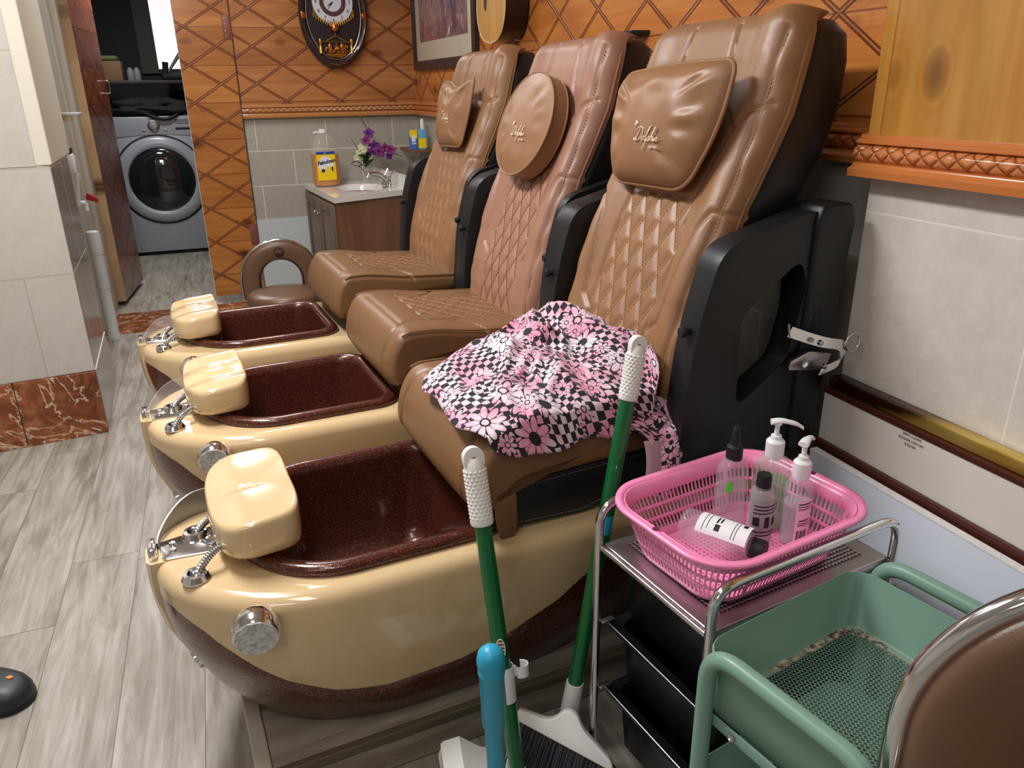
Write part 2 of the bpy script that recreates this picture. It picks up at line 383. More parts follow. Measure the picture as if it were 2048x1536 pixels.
# ------------------------------------------------------------------ ROOM SHELL
def slab(name, lo, hi, mat, kind='structure', bev=0):
    o = B().box(lo, hi, bev=bev).out(name, mat, smooth=bev > 0)
    if kind: o['kind'] = kind
    return o
FY = 5.555
RW = 1.39
TRIMZ = 1.176
floor = slab('floor', (-3.2, -3.0, -.05), (3.4, 9.2, 0), m_floor())
slab('ceiling', (-3.2, -3.0, 2.5), (1.6, 9.2, 2.55), plain('ceiling_paint', (.75, .75, .73), .9))
TB = m_tile('grey_wall_tile_back', 'XZ', (-.302+.455*3, .605), base=srgb(176, 170, 156), vein=srgb(150, 142, 128), grout=srgb(222, 216, 204))
PINEB = m_pine('knotty_pine_panel_back', 'XZ', (-.873+.35*5-.175*1, -1.496+.22*10+.0), dx=.35, dz=.22, plank=.22)
b = B(); b.box((.23, FY, TRIMZ+.07), (RW+.1, FY+.12, 2.5)); wb = b.out('wall_back', PINEB, smooth=False); wb['kind'] = 'structure'
b = B(); b.box((.23, FY+.005, .522), (RW+.1, FY+.12, TRIMZ+.07)); o = b.out('tile_wainscot', TB, wb, smooth=False)
b = B(); b.box((.23, FY-.004, 0), (RW+.1, FY+.12, .525)); o = b.out('painted_lower_panel', plain('scuffed_white_paint', srgb(198, 204, 204), .5, bumpn=(30, .1, .002)), wb, smooth=False)
# laundry room walls
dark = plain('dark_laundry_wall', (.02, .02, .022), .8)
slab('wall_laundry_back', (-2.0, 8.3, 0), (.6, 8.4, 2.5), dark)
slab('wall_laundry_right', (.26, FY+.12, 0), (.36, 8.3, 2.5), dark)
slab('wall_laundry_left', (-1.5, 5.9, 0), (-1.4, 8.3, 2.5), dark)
slab('wall_left', (-3.2, -3.0, 0), (-3.1, 5.9, 2.5), plain('left_wall_paint', (.6, .58, .54), .8))
slab('wall_front', (-3.2, -3.0, 0), (3.4, -2.9, 2.5), plain('front_wall_paint', (.55, .53, .5), .8))
# trim / chair rail
def m_rope(name, axis, col, dark_):
    t = NT(name); s = t.sep(t.co()); a = s[axis]; z = s[2]
    q1 = t.math('FRACT', t.math('ADD', t.math('MULTIPLY', a, 26), t.math('MULTIPLY', z, 30))); q2 = t.math('FRACT', t.math('SUBTRACT', t.math('MULTIPLY', a, 26), t.math('MULTIPLY', z, 30)))
    d1 = t.math('ABSOLUTE', t.math('SUBTRACT', q1, .5)); d2 = t.math('ABSOLUTE', t.math('SUBTRACT', q2, .5)); d = t.math('MINIMUM', d1, d2)
    c = t.mix(t.ramp(d, [(.03, 1.), (.12, 0.)]), col, dark_); t.set(Base_Color=c, Roughness=.18); t.b.inputs['Coat Weight'].default_value = .5
    t.bump(t.ramp(d, [(0., 0.), (.25, 1.)]), .8, .004); return t.m
def rail(name, p0, p1, nrm, mats, z0=TRIMZ, h=.075, d=.03):
    """chair rail along p0-p1, projecting along nrm; lower ledge, rope band, upper bead"""
    p0 = Vector(p0); p1 = Vector(p1); n = Vector(nrm); wood, rope = mats
    def strip(prof, m, nm, par=None):
        b = B(); rings = []
        for p in (p0, p1): rings.append([(p.x+n.x*a, p.y+n.y*a, z0+c) for a, c in prof])
        b.loft(rings); return b.out(nm, m, par, ang=50)
    root = strip([(0, 0), (d*1.15, .002), (d*1.2, .016), (d*.85, .022), (d*.8, .028), (d*.55, .03), (0, .03)], wood, name); root['kind'] = 'structure'
    strip([(0, .03), (d*.55, .03), (d*.8, .036), (d*.9, .046), (d*.8, .056), (d*.55, .062), (0, .062)], rope, 'rope_band', root)
    strip([(0, .062), (d*.5, .062), (d*.75, .066), (d*.75, .071), (d*.45, .075), (d*.4, .082), (0, .085)], wood, 'upper_bead', root)
    return root
wd = plain('varnished_trim', srgb(188, 128, 76), .2, 0, .4)
rail('trim_1', (.235, FY, 0), (RW, FY, 0), (0, -1, 0), (wd, m_rope('rope_band_x', 0, srgb(192, 134, 84), srgb(140, 80, 44))))
# right wall, recessed part behind the chairs
TR = m_tile('grey_wall_tile_far_right', 'YZ', (.1, .605), base=srgb(176, 170, 156), vein=srgb(150, 142, 128), grout=srgb(205, 198, 188))
PINER = m_pine('knotty_pine_panel_right', 'YZ', (0.02, -1.496+.22*10), c1=srgb(208, 118, 50), c2=srgb(238, 162, 82), dx=.35, dz=.22, doubled=True)
b = B().box((RW, 1.26, TRIMZ+.07), (RW+.12, FY+.12, 2.5)); wr = b.out('wall_right', PINER, smooth=False); wr['kind'] = 'structure'
B().box((RW+.004, 1.26, 0), (RW+.12, FY+.12, TRIMZ+.07)).out('tile_wainscot', TR, wr, smooth=False)
wd2 = plain('varnished_trim_orange', srgb(204, 122, 64), .18, 0, .5)
rail('trim_2', (RW, FY-.03, 0), (RW, 1.268, 0), (-1, 0, 0), (wd2, m_rope('rope_band_y', 1, srgb(214, 120, 58), srgb(150, 66, 26))))
# right wall, nearer part standing proud
NW = 1.27
TN = m_tile('beige_wall_tile_near', 'YZ', (-1.01+.5*4, -1.097+.38*4), rows=.38, w=.62, base=srgb(220, 213, 202), vein=srgb(196, 180, 162), grout=srgb(232, 228, 220), var=.05, gr=.005, rough=.22, shiftrow=0)
MAPLE = m_pine('honey_wood_board', 'YZ', (0, 0), plank=.31, lat=False, vertical=True, c1=srgb(206, 140, 58), c2=srgb(232, 178, 88), gcol=srgb(150, 92, 40), knots=True)
b = B().box((NW, -1.6, 0), (NW+.2, 1.268, TRIMZ+.02)); wn = b.out('wall_near_right', TN, smooth=False); wn['kind'] = 'structure'
B().box((NW-.022, -1.6, TRIMZ+.06), (NW+.2, 1.268+.004, 2.5), bev=.003).out('wood_board_panel', MAPLE, wn, smooth=False)
rail('trim_3', (NW-.012, 1.285, 0), (NW-.012, -1.6, 0), (-1, 0, 0), (wd2, m_rope('rope_band_near', 1, srgb(212, 134, 80), srgb(150, 76, 38))), h=.09, d=.032, z0=TRIMZ-.008)

# left tiled pillar (rotated a little)
PM = Matrix.Translation((-.568, 3.415, 0)) @ Matrix.Rotation(math.radians(7.6), 4, 'Z')
pil_e = empty('wall_pillar', loc=(-.568, 3.415, 0), rz=math.radians(7.6)); pil_e['kind'] = 'structure'
TP = m_tile('beige_pillar_tile', 'XZ', (.17+.42*5+.21, -.277+.405*2), rows=.405, w=.42, base=srgb(186, 180, 169), vein=srgb(166, 154, 140), grout=srgb(170, 162, 150), var=.05, shiftrow=.5)
TPS = m_tile('beige_pillar_side_tile', 'YZ', (.1, -.277+.405*2), rows=.405, w=.42, base=srgb(160, 148, 136), vein=srgb(140, 126, 112), grout=srgb(230, 224, 214), var=.05, shiftrow=.5, rough=.15)
MAR = m_marble()
def pilbox(nm, lo, hi, m, bev=0): return B().box(lo, hi, bev=bev).out(nm, m, pil_e, smooth=False)
pilbox('front_tiles', (-2.6, 0, .277), (0, .02, 1.092), TP)
SR = Matrix.Rotation(math.radians(-5.3), 4, 'Z')
def pilside(nm, lo, hi, m, bev=0): return B().box(lo, hi, bev=bev, M=SR).out(nm, m, pil_e, smooth=False)
pilside('side_tiles', (-.02, .0201, .277), (.0, .60, 1.092), TPS)
for i, (x0, x1) in enumerate(((-.292, 0), (-.62, -.296), (-.95, -.624), (-1.3, -.954))): pilbox('base_tile', (x0, -.012, 0), (x1, .02, .275), MAR, .002)
pilside('base_side_tiles', (-.02, .0201, 0), (.003, .60, .275), TPS)
pilbox('core', (-2.6, .0205, 0), (-.021, .66, 2.5), plain('pillar_paint', srgb(196, 190, 176), .6))
pilbox('upper_front_tiles', (-2.6, .006, 1.094), (-.045, .02, 2.5), TP)
pilside('upper_painted_side', (-.05, .012, 1.094), (.008, .66, 2.5), plain('cream_paint', srgb(206, 198, 180), .55), .006)
# ------------------------------------------------------------------ row frame of the pedicure chairs
RA = math.radians(4.3)
RO = Vector((0, 1.7, 0)); RU = Vector((math.cos(RA), math.sin(RA), 0)); RV = Vector((-math.sin(RA), math.cos(RA), 0))
def RP(u, v, z=0): return RO+RU*u+RV*v+Vector((0, 0, z))
VC = -.2; SP = .765; PZ = .10
# platform
pl = empty('platform', loc=tuple(RO), rz=RA); tag(pl, kind='structure')
pl.name = 'trim_4'
BOARD = m_board()
for i, (v0, v1) in enumerate([(-.452+k*.19, -.454+(k+1)*.19) for k in range(15)]):
    B().box((-.085, v0, .086), (1.20, v1, PZ), bev=.0015).out('deck_board', BOARD, pl, smooth=False)
B().box((-.085, -.448, 0), (1.20, 2.39, .085)).out('core', BLK, pl, smooth=False)
B().box((-.085, -.466, .003), (1.14, -.4485, .074), bev=.002).out('riser_board', BOARD, pl, smooth=False)
B().box((-.085, -.470, .078), (1.14, -.4525, .0995), bev=.003).out('nosing', plain('olive_nosing', srgb(92, 82, 62), .35), pl, smooth=False)
B().box((-.118, -.472, .0), (-.086, 2.39, .103), bev=.003).out('edge_trim', plain('worn_white_trim', srgb(176, 164, 146), .5), pl, smooth=False)

# ------------------------------------------------------------------ pedicure chair builder
ZT = .49
def tub_point(t, side, z, bulge=0):
    """t 0 at the stem .. 1 at the back; side +1/-1; absolute z"""
    u0 = interp(z, [.1, .164, .217, .325, .38, .43, .49], [-.10, -.143, -.177, -.222, -.232, -.236, -.235])
    hw = interp(z, [.1, .2, .3, .4, .46, .49], [.212, .248, .272, .288, .293, .294])+bulge
    L = .34; ue = 1.12
    # spacing: dense at bow
    u = u0+(ue-u0)*(t**1.7)
    s = min((u-u0)/L, 1)
    w = hw*math.sqrt(max(0, 1-(1-s)**2))
    sh = interp(z, [.1, .3, .49], [.55, .8, 1.])
    if u > .42: w *= 1-(1-sh)*min((u-.42)/.5, 1)**1.3
    return (u, side*w, z)
def zband(t):
    u = -.2+(1.12+.2)*(t**1.7)
    return interp(u, [-.2, -.17, -.13, -.08, -.03, .04, .14, .3, .41, .55, .62, .75, 1.1], [.432, .425, .40, .34, .275, .23, .208, .215, .245, .30, .35, .43, .445])
def basin_outline(off=0, n=96):
    """closed loop, front half ellipse, square-ish back; off inward"""
    pts = []
    a = .245-off; fr = -.09+off; bk = .455-off; c = .12
    for k in range(n//2+1):
        q = PI/2+PI*k/(n//2); pts.append((c+(c-fr)*math.cos(q), a*math.sin(q)))
    r = .075-off*.3
    for k in range(n//8+1):
        q = -PI/2+PI/2*k/(n//8); pts.append((bk-r+r*math.cos(q), -a+r+r*math.sin(q)))
    for k in range(n//8+1):
        q = PI/2*k/(n//8); pts.append((bk-r+r*math.cos(q), a-r+r*math.sin(q)))
    return pts
QU = lambda z: interp(z, [.66, .72, .80, .90, 1.0, 1.1, 1.2, 1.3, 1.4, 1.485], [.80, .805, .825, .868, .906, .946, .99, 1.03, 1.056, 1.085])
def seg_dist(P, a, b):
    a = np.array(a); b = np.array(b); d = b-a; t = np.clip(((P-a)@d)/(d@d), 0, 1)
    return np.linalg.norm(P-(a+t[:, None]*d), axis=1)
def back_lines():
    """seam lines on the backrest in (w, z)"""
    L = []
    for s in (-1, 1):
        L.append(([(s*.115, 1.12), (s*.125, 1.0), (s*.122, .86), (s*.112, .68)], 1.))           # border of the quilted field
        L.append(([(s*.245, 1.10), (s*.205, 1.095), (s*.185, 1.06), (s*.165, .95), (s*.155, .86), (s*.125, .835)], 1.))   # side pads
        L.append(([(s*.225, 1.44), (s*.222, 1.30), (s*.222, 1.0), (s*.215, .66)], .8))          # outer seam
        L.append(([(s*.075, 1.465), (s*.09, 1.36), (s*.105, 1.30), (s*.17, 1.255), (s*.19, 1.285), (s*.235, 1.31)], 1.))
        L.append(([(s*.17, 1.255), (s*.14, 1.2), (s*.12, 1.12)], .8))
    L.append(([(-.12, 1.115), (.12, 1.115)], .6))
    return L
def quilt_lines(w0, w1, z0, z1, nw, nz):
    dw = (w1-w0)/nw; dz = (z1-z0)/nz; out = []
    for i in range(-nz-2, nw+nz+2):
        for sgn in (1, -1):
            # clip the line w = w0+i*dw + sgn*(z-z0)*dw/dz to the field
            pts = []
            for k in range(0, nz*8+1):
                z = z0+(z1-z0)*k/(nz*8); w = w0+i*dw+sgn*(z-z0)*dw/dz
                if w0 <= w <= w1: pts.append((w, z))
            if len(pts) > 1: out.append([pts[0], pts[-1]])
    return out
def disp_field(P, lines, quilt, depth=.008, sig=.007, qd=.006):
    h = np.zeros(len(P))
    for pl_, wt in lines:
        d = np.min([seg_dist(P, pl_[i], pl_[i+1]) for i in range(len(pl_)-1)], axis=0)
        h = np.minimum(h, -depth*wt*np.exp(-(d/sig)**2))
    if quilt:
        dm = np.min([seg_dist(P, a, b) for a, b in quilt], axis=0)
        h = np.minimum(h, -qd*np.exp(-(dm/.009)))
    return h
def dashes(bb, pos, line, r=.0009, step=.0075, ln=.0048):
    """pos maps (w,z) to 3D point; adds short thread stitches along a 2D polyline"""
    for i in range(len(line)-1):
        a = np.array(line[i]); b2 = np.array(line[i+1]); L = np.linalg.norm(b2-a); n = max(1, int(L/step))
        for k in range(n):
            p = a+(b2-a)*(k+.2)/n; q = p+(b2-a)/max(L, 1e-6)*min(ln, L)
            bb.tube([pos(*p), pos(*q)], r, 4)
def make_chair(k, label, backmat, seatmat, du, quilt_nw, stitch, loc_extra=0):
    root = empty('pedicure_chair', label, 'pedicure chair', tuple(RP(0, VC+SP*k, PZ)), RA, 'pedicure spa chairs in a row')
    T = Matrix.Translation((0, 0, -PZ)); TS = Matrix.Translation((du, 0, -PZ))
    NT_ = 60
    # ---- tub shell
    ts = [i/NT_ for i in range(NT_+1)]
    cols = [(t, 1) for t in ts[::-1]]+[(t, -1) for t in ts[1:]]
    rings = []
    for r in range(9):
        ring = []
        for t, s in cols:
            zb = zband(t); z = zb+(ZT-.03-zb)*r/8; ring.append(tub_point(t, s, z))
        rings.append(ring)
    for a, (dz, ins) in enumerate(((.008, .0015), (.016, .005), (.023, .011), (.028, .019), (.03, .03))):
        ring = []
        for t, s in cols:
            u, w, z = tub_point(t, s, ZT-.03); q = ins
            ring.append((u+q*.9*max(0, 1-t*3), w-math.copysign(min(q, abs(w)), w) if w else 0, ZT-.03+dz))
        rings.append(ring)
    b = B(); b.loft(rings, cap=False, closed=False)
    shell = b.out('tub_shell', BEIGE, root, T=T, ang=60)
    # deck
    bm = bmesh.new(); outer = rings[-1]; inner = [(x, y, ZT) for x, y in basin_outline(.012)]
    ed = []
    for lp in (outer, inner):
        vs = [bm.verts.new(p) for p in lp]; ed += [bm.edges.new((vs[i], vs[(i+1) % len(vs)])) for i in range(len(vs))]
    bmesh.ops.triangle_fill(bm, edges=ed, use_beauty=True); bm.verts.index_update()
    mesh('deck', [T @ v.co for v in bm.verts], [[v.index for v in f.verts] for f in bm.faces], BEIGE, shell, smooth=False); bm.free()
    # brown glitter lower band
    rings = []
    for r in range(13):
        ring = []
        for t, s in cols:
            zb = zband(t)+.004; f = r/12; z = .1+(zb-.1)*f; bl = .010*math.sin(PI*min(1, f*1.0))**.6+.001 if 0 < f < 1 else .0015
            ring.append(tub_point(t, s, z, bl))
        rings.append(ring)
    b = B(); b.loft(rings, cap=False, closed=False); b.out('lower_band', GLIT, root, T=T, ang=60)
    # nose strip over the stem
    b = B(); rr = []
    for z in (.49, .47, .44, .40, .36, .32, .27, .22, .17, .13):
        u = tub_point(0, 1, z)[0]; wn_ = interp(z, [.1, .3, .4, .49], [.012, .022, .034, .042])
        rr.append([(u+.03, -wn_, z), (u-.003, -wn_, z), (u-.011, -wn_*.6, z-.002), (u-.011, wn_*.6, z-.002), (u-.003, wn_, z), (u+.03, wn_, z)])
    b.loft(rr); b.out('nose_strip', BEIGE, root, T=T, ang=50)
    # ---- basin
    rings = []
    for off, z in ((.006, .487), (.0, .494), (.0, .503), (.004, .510), (.014, .513), (.026, .512), (.034, .506), (.037, .49), (.042, .44), (.052, .36), (.062, .30), (.075, .272), (.10, .258), (.15, .252), (.22, .250)):
        rings.append([(x, y, z) for x, y in basin_outline(min(off, .2))])
    b = B(); b.loft(rings, cap=False)
    n = len(rings[0]); b.f.append(tuple((len(rings)-1)*n+i for i in range(n))); basin = b.out('basin', GLIT, root, T=T, ang=70)
    # chrome jet disc in the basin wall near the seat
    M = Matrix.Translation((.396, -.05, .345)) @ Matrix.Rotation(-1.35, 4, 'Y')
    B().lathe([(0, 0), (.042, 0), (.045, .004), (.040, .010), (.012, .014), (0, .014)], 28, M).out('jet_cover', CHR2, root, T=T)
    # ---- footrest
    V = []; prof_n = 40
    def fr(i, j):
        # i across (w), j along (u)
        q = 2*PI*i; return None
    rings = []
    N = 56
    def topz(u, w):
        x = (u+.036)/.084; return .600+.006*x-.010*max(0, -x)**2*1.5-.0045*math.exp(-((w+.005)/.007)**2)+.0025*math.cos((abs(w+.005)-.08)*20)-(.012 if k else .0)*math.exp(-((abs(w)-.085)/.03)**2)*.0+(.006 if k else .0)*math.cos(w*52)
    for zz, sc in ((.520, .86), (.523, .95), (.531, .99), (.545, 1.0), (-.013, 1.0), (-.006, .992), (-.0015, .972), (0, .945)):
        ring = []
        for kq in range(N):
            q = 2*PI*kq/N; c, s = math.cos(q), math.sin(q)
            e = 5.5 if c > 0 else 2.7
            x = abs(c)**(2/e)*math.copysign(1, c); y = abs(s)**(2/(5.0 if c > 0 else 2.9))*math.copysign(1, s)
            u = -.036+x*.084*sc; w = y*.168*sc*(1-.04*x)
            ring.append((u, w, zz if zz > .4 else topz(u, w)+zz))
        rings.append(ring)
    top = rings[-1]
    for ssc in (.97, .9, .8, .7, .6, .5, .4, .3, .2, .1, .02):
        rings.append([(-.036+(u+.036)*ssc, w*ssc, topz(-.036+(u+.036)*ssc, w*ssc)) for u, w, z in top])
    b = B(); b.loft(rings, cap=True)
    foot = b.out('footrest', BEIGE, root, T=T, ang=60)
    B().lathe([(.024, .505), (.024, .515)], 20, Matrix.Translation((-.05, 0, 0))).out('footrest_post', CHR, root, T=T)
    # ---- chrome bracket and acrylic screen at the nose
    b = B(); b.prism(fil2([(-.222, .03), (-.105, .055), (-.09, -.052), (-.215, -.04)], .01), ZT+.0005, ZT+.004, bev=.001)
    brk = b.out('nose_bracket', CHR, root, T=T)
    b = B(); b.box((-.240, -.026, .478), (-.224, .026, .512), bev=.004); b.out('nose_clamp', CHR, brk, T=T)
    for (x, y) in ((-.195, -.012), (-.195, .014), (-.122, -.022), (-.122, .022)): b = B().lathe([(0, ZT+.008), (.006, ZT+.0075), (.007, ZT+.004)], 14, Matrix.Translation((x, y, 0))); b.out('bolt', CHR2, brk, T=T)
    arc = [(-.224+.125*(1-math.cos(q)), .015+.115*math.sin(q)) for q in [PI/2*i/14 for i in range(15)]]
    b = B(); rr = []
    for (x, y) in arc:
        hgt = .012+.045*math.sin(min(1, (x+.224)/.09)*PI/2)
        rr.append([(x, y, ZT+.001), (x, y, ZT+hgt), (x+.003, y-.002, ZT+hgt), (x+.003, y-.002, ZT+.001)])
    b.loft(rr); b.out('clear_screen', CLEAR if k else plain('grey_steel_band', (.32, .32, .33), .42, .9), root, T=T)
    # ---- drain rings and ribbed hoses
    for (x, y) in ((-.160, -.130), (-.158, .015) if k != 0 else (-.150, .03)):
        b = B(); b.lathe([(.026, ZT), (.027, ZT+.004), (.022, ZT+.014), (.015, ZT+.015), (.014, ZT+.004)], 28, Matrix.Translation((x, y, 0))); rg = b.out('hose_collar', CHR, root, T=T)
        pts = []
        for i in range(60):
            f = i/59; pts.append((x+.11*f, y+.05*f*(1 if y < 0 else -.2), ZT+.002+.042*math.sin(PI*min(1, f*.92))**.7))
        rad = [.0068+(.0018 if i % 2 else 0) for i in range(60)]
        B().tube(pts, rad, 10).out('ribbed_hose', CHR2, rg, T=T)
    # ---- knobs
    mk = Matrix.Translation((-.074, -.262, .452)) @ Matrix.Rotation(PI/2+.12, 4, 'X') @ Matrix.Rotation(-.15, 4, 'Y')
    b = B(); b.lathe([(0, -.01), (.034, -.01), (.041, 0), (.044, .02), (.040, .034), (.038, .037)], 40, mk); kb = b.out('round_knob', CHR, root, T=T)
    b = B(); b.lathe([(.0385, .034), (.0375, .039), (0, .039)], 10, mk)
    t = NT('marbled_knob_face') if 'marbled_knob_face' not in bpy.data.materials else None
    if t:
        n_ = t.noise(t.co(), 40, 5, .6, 2.); t.set(Base_Color=t.ramp(n_, [(.35, srgb(150, 150, 146)), (.6, srgb(205, 206, 202))]), Roughness=.2)
    b.out('knob_face', bpy.data.materials['marbled_knob_face'], kb, smooth=False, T=T)
    mk = Matrix.Translation((-.155, .0, .215)) @ Matrix.Rotation(-PI/2-.3, 4, 'Y')
    mk = Matrix.Translation((-.152, -.005, .235)) @ Matrix.Rotation(-PI/2-.35, 4, 'Y')
    b = B(); b.lathe([(.010, -.02), (.010, .012), (.022, .014), (.027, .018), (.027, .040), (.024, .044), (0, .045)], 28, mk); b.out('drain_knob', CHR, root, T=T)
    # ---- seat base and black skirt
    b = B(); b.box((.43, -.235, .515), (1.02, .235, .625), bev=.012); sb = b.out('seat_base', BLKL, root, T=TS)
    b = B(); b.prism(fil2([(.435, .505), (.62, .495), (.80, .545), (.80, .612), (.435, .600)], .02), -.246, -.236, 'xz', bev=.003); sk = b.out('skirt_panel', BLKL, sb, T=TS)
    b = B(); dashes(b, lambda a, c: (a, -.2475, c), [(.45, .592), (.452, .52), (.47, .51), (.61, .505), (.78, .552)], .0006); dashes(b, lambda a, c: (a, -.2475, c), [(.45, .592), (.79, .603)], .0006); b.out('stitching', plain('grey_thread', (.25, .25, .27), .8), sk, T=TS)
    for s in (-1, 1):
        b = B(); b.prism(fil2([(.400, .60), (.448, .60), (.450, .52), (.436, .466), (.420, .466), (.402, .53)], .02), s*.258-.004, s*.258+.004, 'xz', bev=.002); b.out('side_flap', seatmat, sb, T=TS)
    # seat cushion: grid over (along-profile q, across w)
    prof = fillet([(.84, 0, .675), (.62, 0, .690), (.50, 0, .712), (.40, 0, .712), (.362, 0, .65), (.352, 0, .58), (.372, 0, .545), (.42, 0, .552), (.46, 0, .60), (.84, 0, .612)], [0, .05, .08, .06, .05, .04, .03, .03, .02, 0], 8)
    # resample
    pr = np.array([(p.x, p.z) for p in prof]); sl = np.concatenate([[0], np.cumsum(np.linalg.norm(np.diff(pr, axis=0), axis=1))])
    NU = 170; uu = np.linspace(0, sl[-1], NU); PU = np.interp(uu, sl, pr[:, 0]); PZ_ = np.interp(uu, sl, pr[:, 1])
    cU, cZ = .60, .64
    NW_ = 100; wsx = np.linspace(-1, 1, NW_)
    Pq = np.zeros((NU*NW_, 2)); V = []
    lines = []
    # seams in (s along profile, w)
    for s in (-1, 1):
        lines.append(([(.0, s*.13), (.20, s*.135), (.30, s*.165), (.40, s*.17), (.43, s*.19), (.62, s*.205)], 1.))
        lines.append(([(.17, s*.27), (.20, s*.20), (.24, s*.165), (.22, s*.14)], 1.))
    lines.append(([(.42, -.17), (.42, .17)], .7)); lines.append(([(.34, -.155), (.34, .155)], .8))
    ql = quilt_lines(-.13, .13, .0, .33, 3, 5)
    qs = [[(a[1], a[0]), (b_[1], b_[0])] for a, b_ in ql]
    Psw = np.array([(uu[i], np.sin(wsx[j]*PI/2)*.262) for i in range(NU) for j in range(NW_)])
    hfield = disp_field(Psw, lines, qs, .008, .0045, .006)
    nrm = np.zeros((NU, 2)); dU = np.gradient(PU); dZ = np.gradient(PZ_)
    ll = np.hypot(dU, dZ); nU = dZ/ll; nZ = -dU/ll   # outward for this winding (top has +z)
    for i in range(NU):
        for j in range(NW_):
            x = wsx[j]; w = math.sin(x*PI/2)*.262
            edge = max(0, (abs(w)-.225)/.037); ins = .026*(1-math.sqrt(max(0, 1-min(1, edge)**2)))
            crown = .006*(1-(w/.262)**2)
            h = hfield[i*NW_+j]+crown-ins
            V.append((PU[i]+nU[i]*h, w, PZ_[i]+nZ[i]*h))
    f = [(i*NW_+j, i*NW_+j+1, (i+1)*NW_+j+1, (i+1)*NW_+j) for i in range(NU-1) for j in range(NW_-1)]
    # side caps
    cc = len(V)
    for s_, j in ((-1, 0), (1, NW_-1)):
        V.append((cU, s_*.262, cZ)); c0 = len(V)-1
        for i in range(NU-1): f.append((i*NW_+j, (i+1)*NW_+j, c0))
        f.append((0*NW_+j, (NU-1)*NW_+j, c0))
    seat = mesh('seat_cushion', [TS @ Vector(p) for p in V], f, seatmat, root, ang=60)
    def spos(s, w):
        i = int(np.clip(np.searchsorted(uu, s), 0, NU-1)); h = .0025+.006*(1-(w/.262)**2)-.0055
        return (PU[i]+nU[i]*h, w, PZ_[i]+nZ[i]*h)
    b = B()
    for a, c in qs: dashes(b, spos, [a, c], .0007, .008, .005)
    b.out('seat_stitching', STITCH, seat, T=TS)
    for s in (-1, 1):
        pts = [(PU[i], s*.257, PZ_[i]-.004) for i in range(NU) if uu[i] < .46]
        pts = [p for n2, p in enumerate(pts) if n2 % 4 == 0]
        B().tube(pts, .0028, 6).out('seat_piping', seatmat, seat, T=TS)
    # ---- backrest cushion
    zs = np.linspace(.66, 1.490, 190); NB = 120; ths = np.linspace(-1, 1, NB)
    lines = back_lines(); ql = quilt_lines(-.118, .118, .68, 1.115, quilt_nw, 4)
    ql = [[a, c] for a, c in ql]
    HW = lambda z: interp(z, [.66, .8, 1.0, 1.12, 1.2, 1.3, 1.4, 1.45, 1.482], [.245, .248, .246, .242, .248, .256, .255, .248, .23])
    Pw = np.array([(np.sign(a)*(1-(1-abs(a))**1.25)*HW(z), z) for z in zs for a in ths]); hf = disp_field(Pw, lines, ql, .0085, .006, .0085)
    V = []; TH = .046
    rs = np.random.RandomState(k+2)
    for i, z in enumerate(zs):
        tu = QU(z); tz = .42; nl = math.hypot(1, tz)
        topf = max(0, (z-1.445)/.045); topb = .042*(1-math.sqrt(max(0, 1-min(1, topf)**2)))
        for j, a in enumerate(ths):
            w, _ = Pw[i*NB+j]; hw = HW(z); e = abs(w)/hw
            eb = max(0, (e-.86)/.14); edge = .05*(1-math.sqrt(max(0, 1-eb**2)))
            wing = .020*math.exp(-((abs(w)-.19)/.045)**2)*np.clip((z-.72)/.2, 0, 1)
            padb = .010*math.exp(-((abs(w)-.2)/.03)**2)*math.exp(-((z-.97)/.11)**2)
            wr = .0022*math.sin(z*70+abs(w)*25)*math.exp(-((abs(w)-.225)/.018)**2)
            h = hf[i*NB+j]+.012*(1-e*e)+wing+padb+wr-edge-topb
            zz_ = z+(.010*math.exp(-((w+.21)/.06)**2)-.022*math.exp(-((w-.25)/.07)**2))*max(0, min(1, (z-1.36)/.1))
            V.append((tu-h/nl*1.0, w, zz_+h*tz/nl*.6))
    f = [(i*NB+j, i*NB+j+1, (i+1)*NB+j+1, (i+1)*NB+j) for i in range(len(zs)-1) for j in range(NB-1)]
    # close behind
    n0 = len(V); bi = [(i, 0) for i in range(len(zs))]+[(len(zs)-1, j) for j in range(1, NB)]+[(i, NB-1) for i in range(len(zs)-2, -1, -1)]
    for (i, j) in bi:
        p = V[i*NB+j]; tt_ = max(0, (zs[i]-1.40)/.09); V.append((QU(min(zs[i], 1.47))+TH, p[1]*(.97-.10*tt_), p[2]-.042*tt_))
    for q in range(len(bi)-1):
        a = bi[q][0]*NB+bi[q][1]; c = bi[q+1][0]*NB+bi[q+1][1]; f.append((a, c, n0+q+1, n0+q))
    bc = mesh('back_cushion', [TS @ Vector(p) for p in V], f, backmat, root, ang=60)
    def bpos(w, z):
        tu = QU(z); nl = 1.085; e = abs(w)/HW(z); wing = .020*math.exp(-((abs(w)-.19)/.045)**2)*np.clip((z-.72)/.2, 0, 1)
        h = .012*(1-e*e)+wing-.0052+(0 if abs(w) < .13 else -.001); return (tu-h/nl, w, z+h*.42/nl*.6)
    b = B()
    for a, c in ql: dashes(b, bpos, [a, c], .0008, .0085, .0055)
    b.out('quilt_stitching', stitch, bc, T=TS)
    for pl_, wt in lines[:]:
        if wt == .8 and len(pl_) == 4:
            b = B(); dashes(b, bpos, pl_, .0008, .0085, .0055); b.out('edge_stitching', stitch, bc, T=TS)
    for s in (-1, 1):
        pts = []
        for z in np.linspace(.68, 1.455, 60):
            pts.append((QU(z)+.030, s*(HW(z)*.99), z-.008))
        B().tube(pts, .0035, 6).out('back_piping', backmat, bc, T=TS)
    # ---- black rear shell
    rr = []
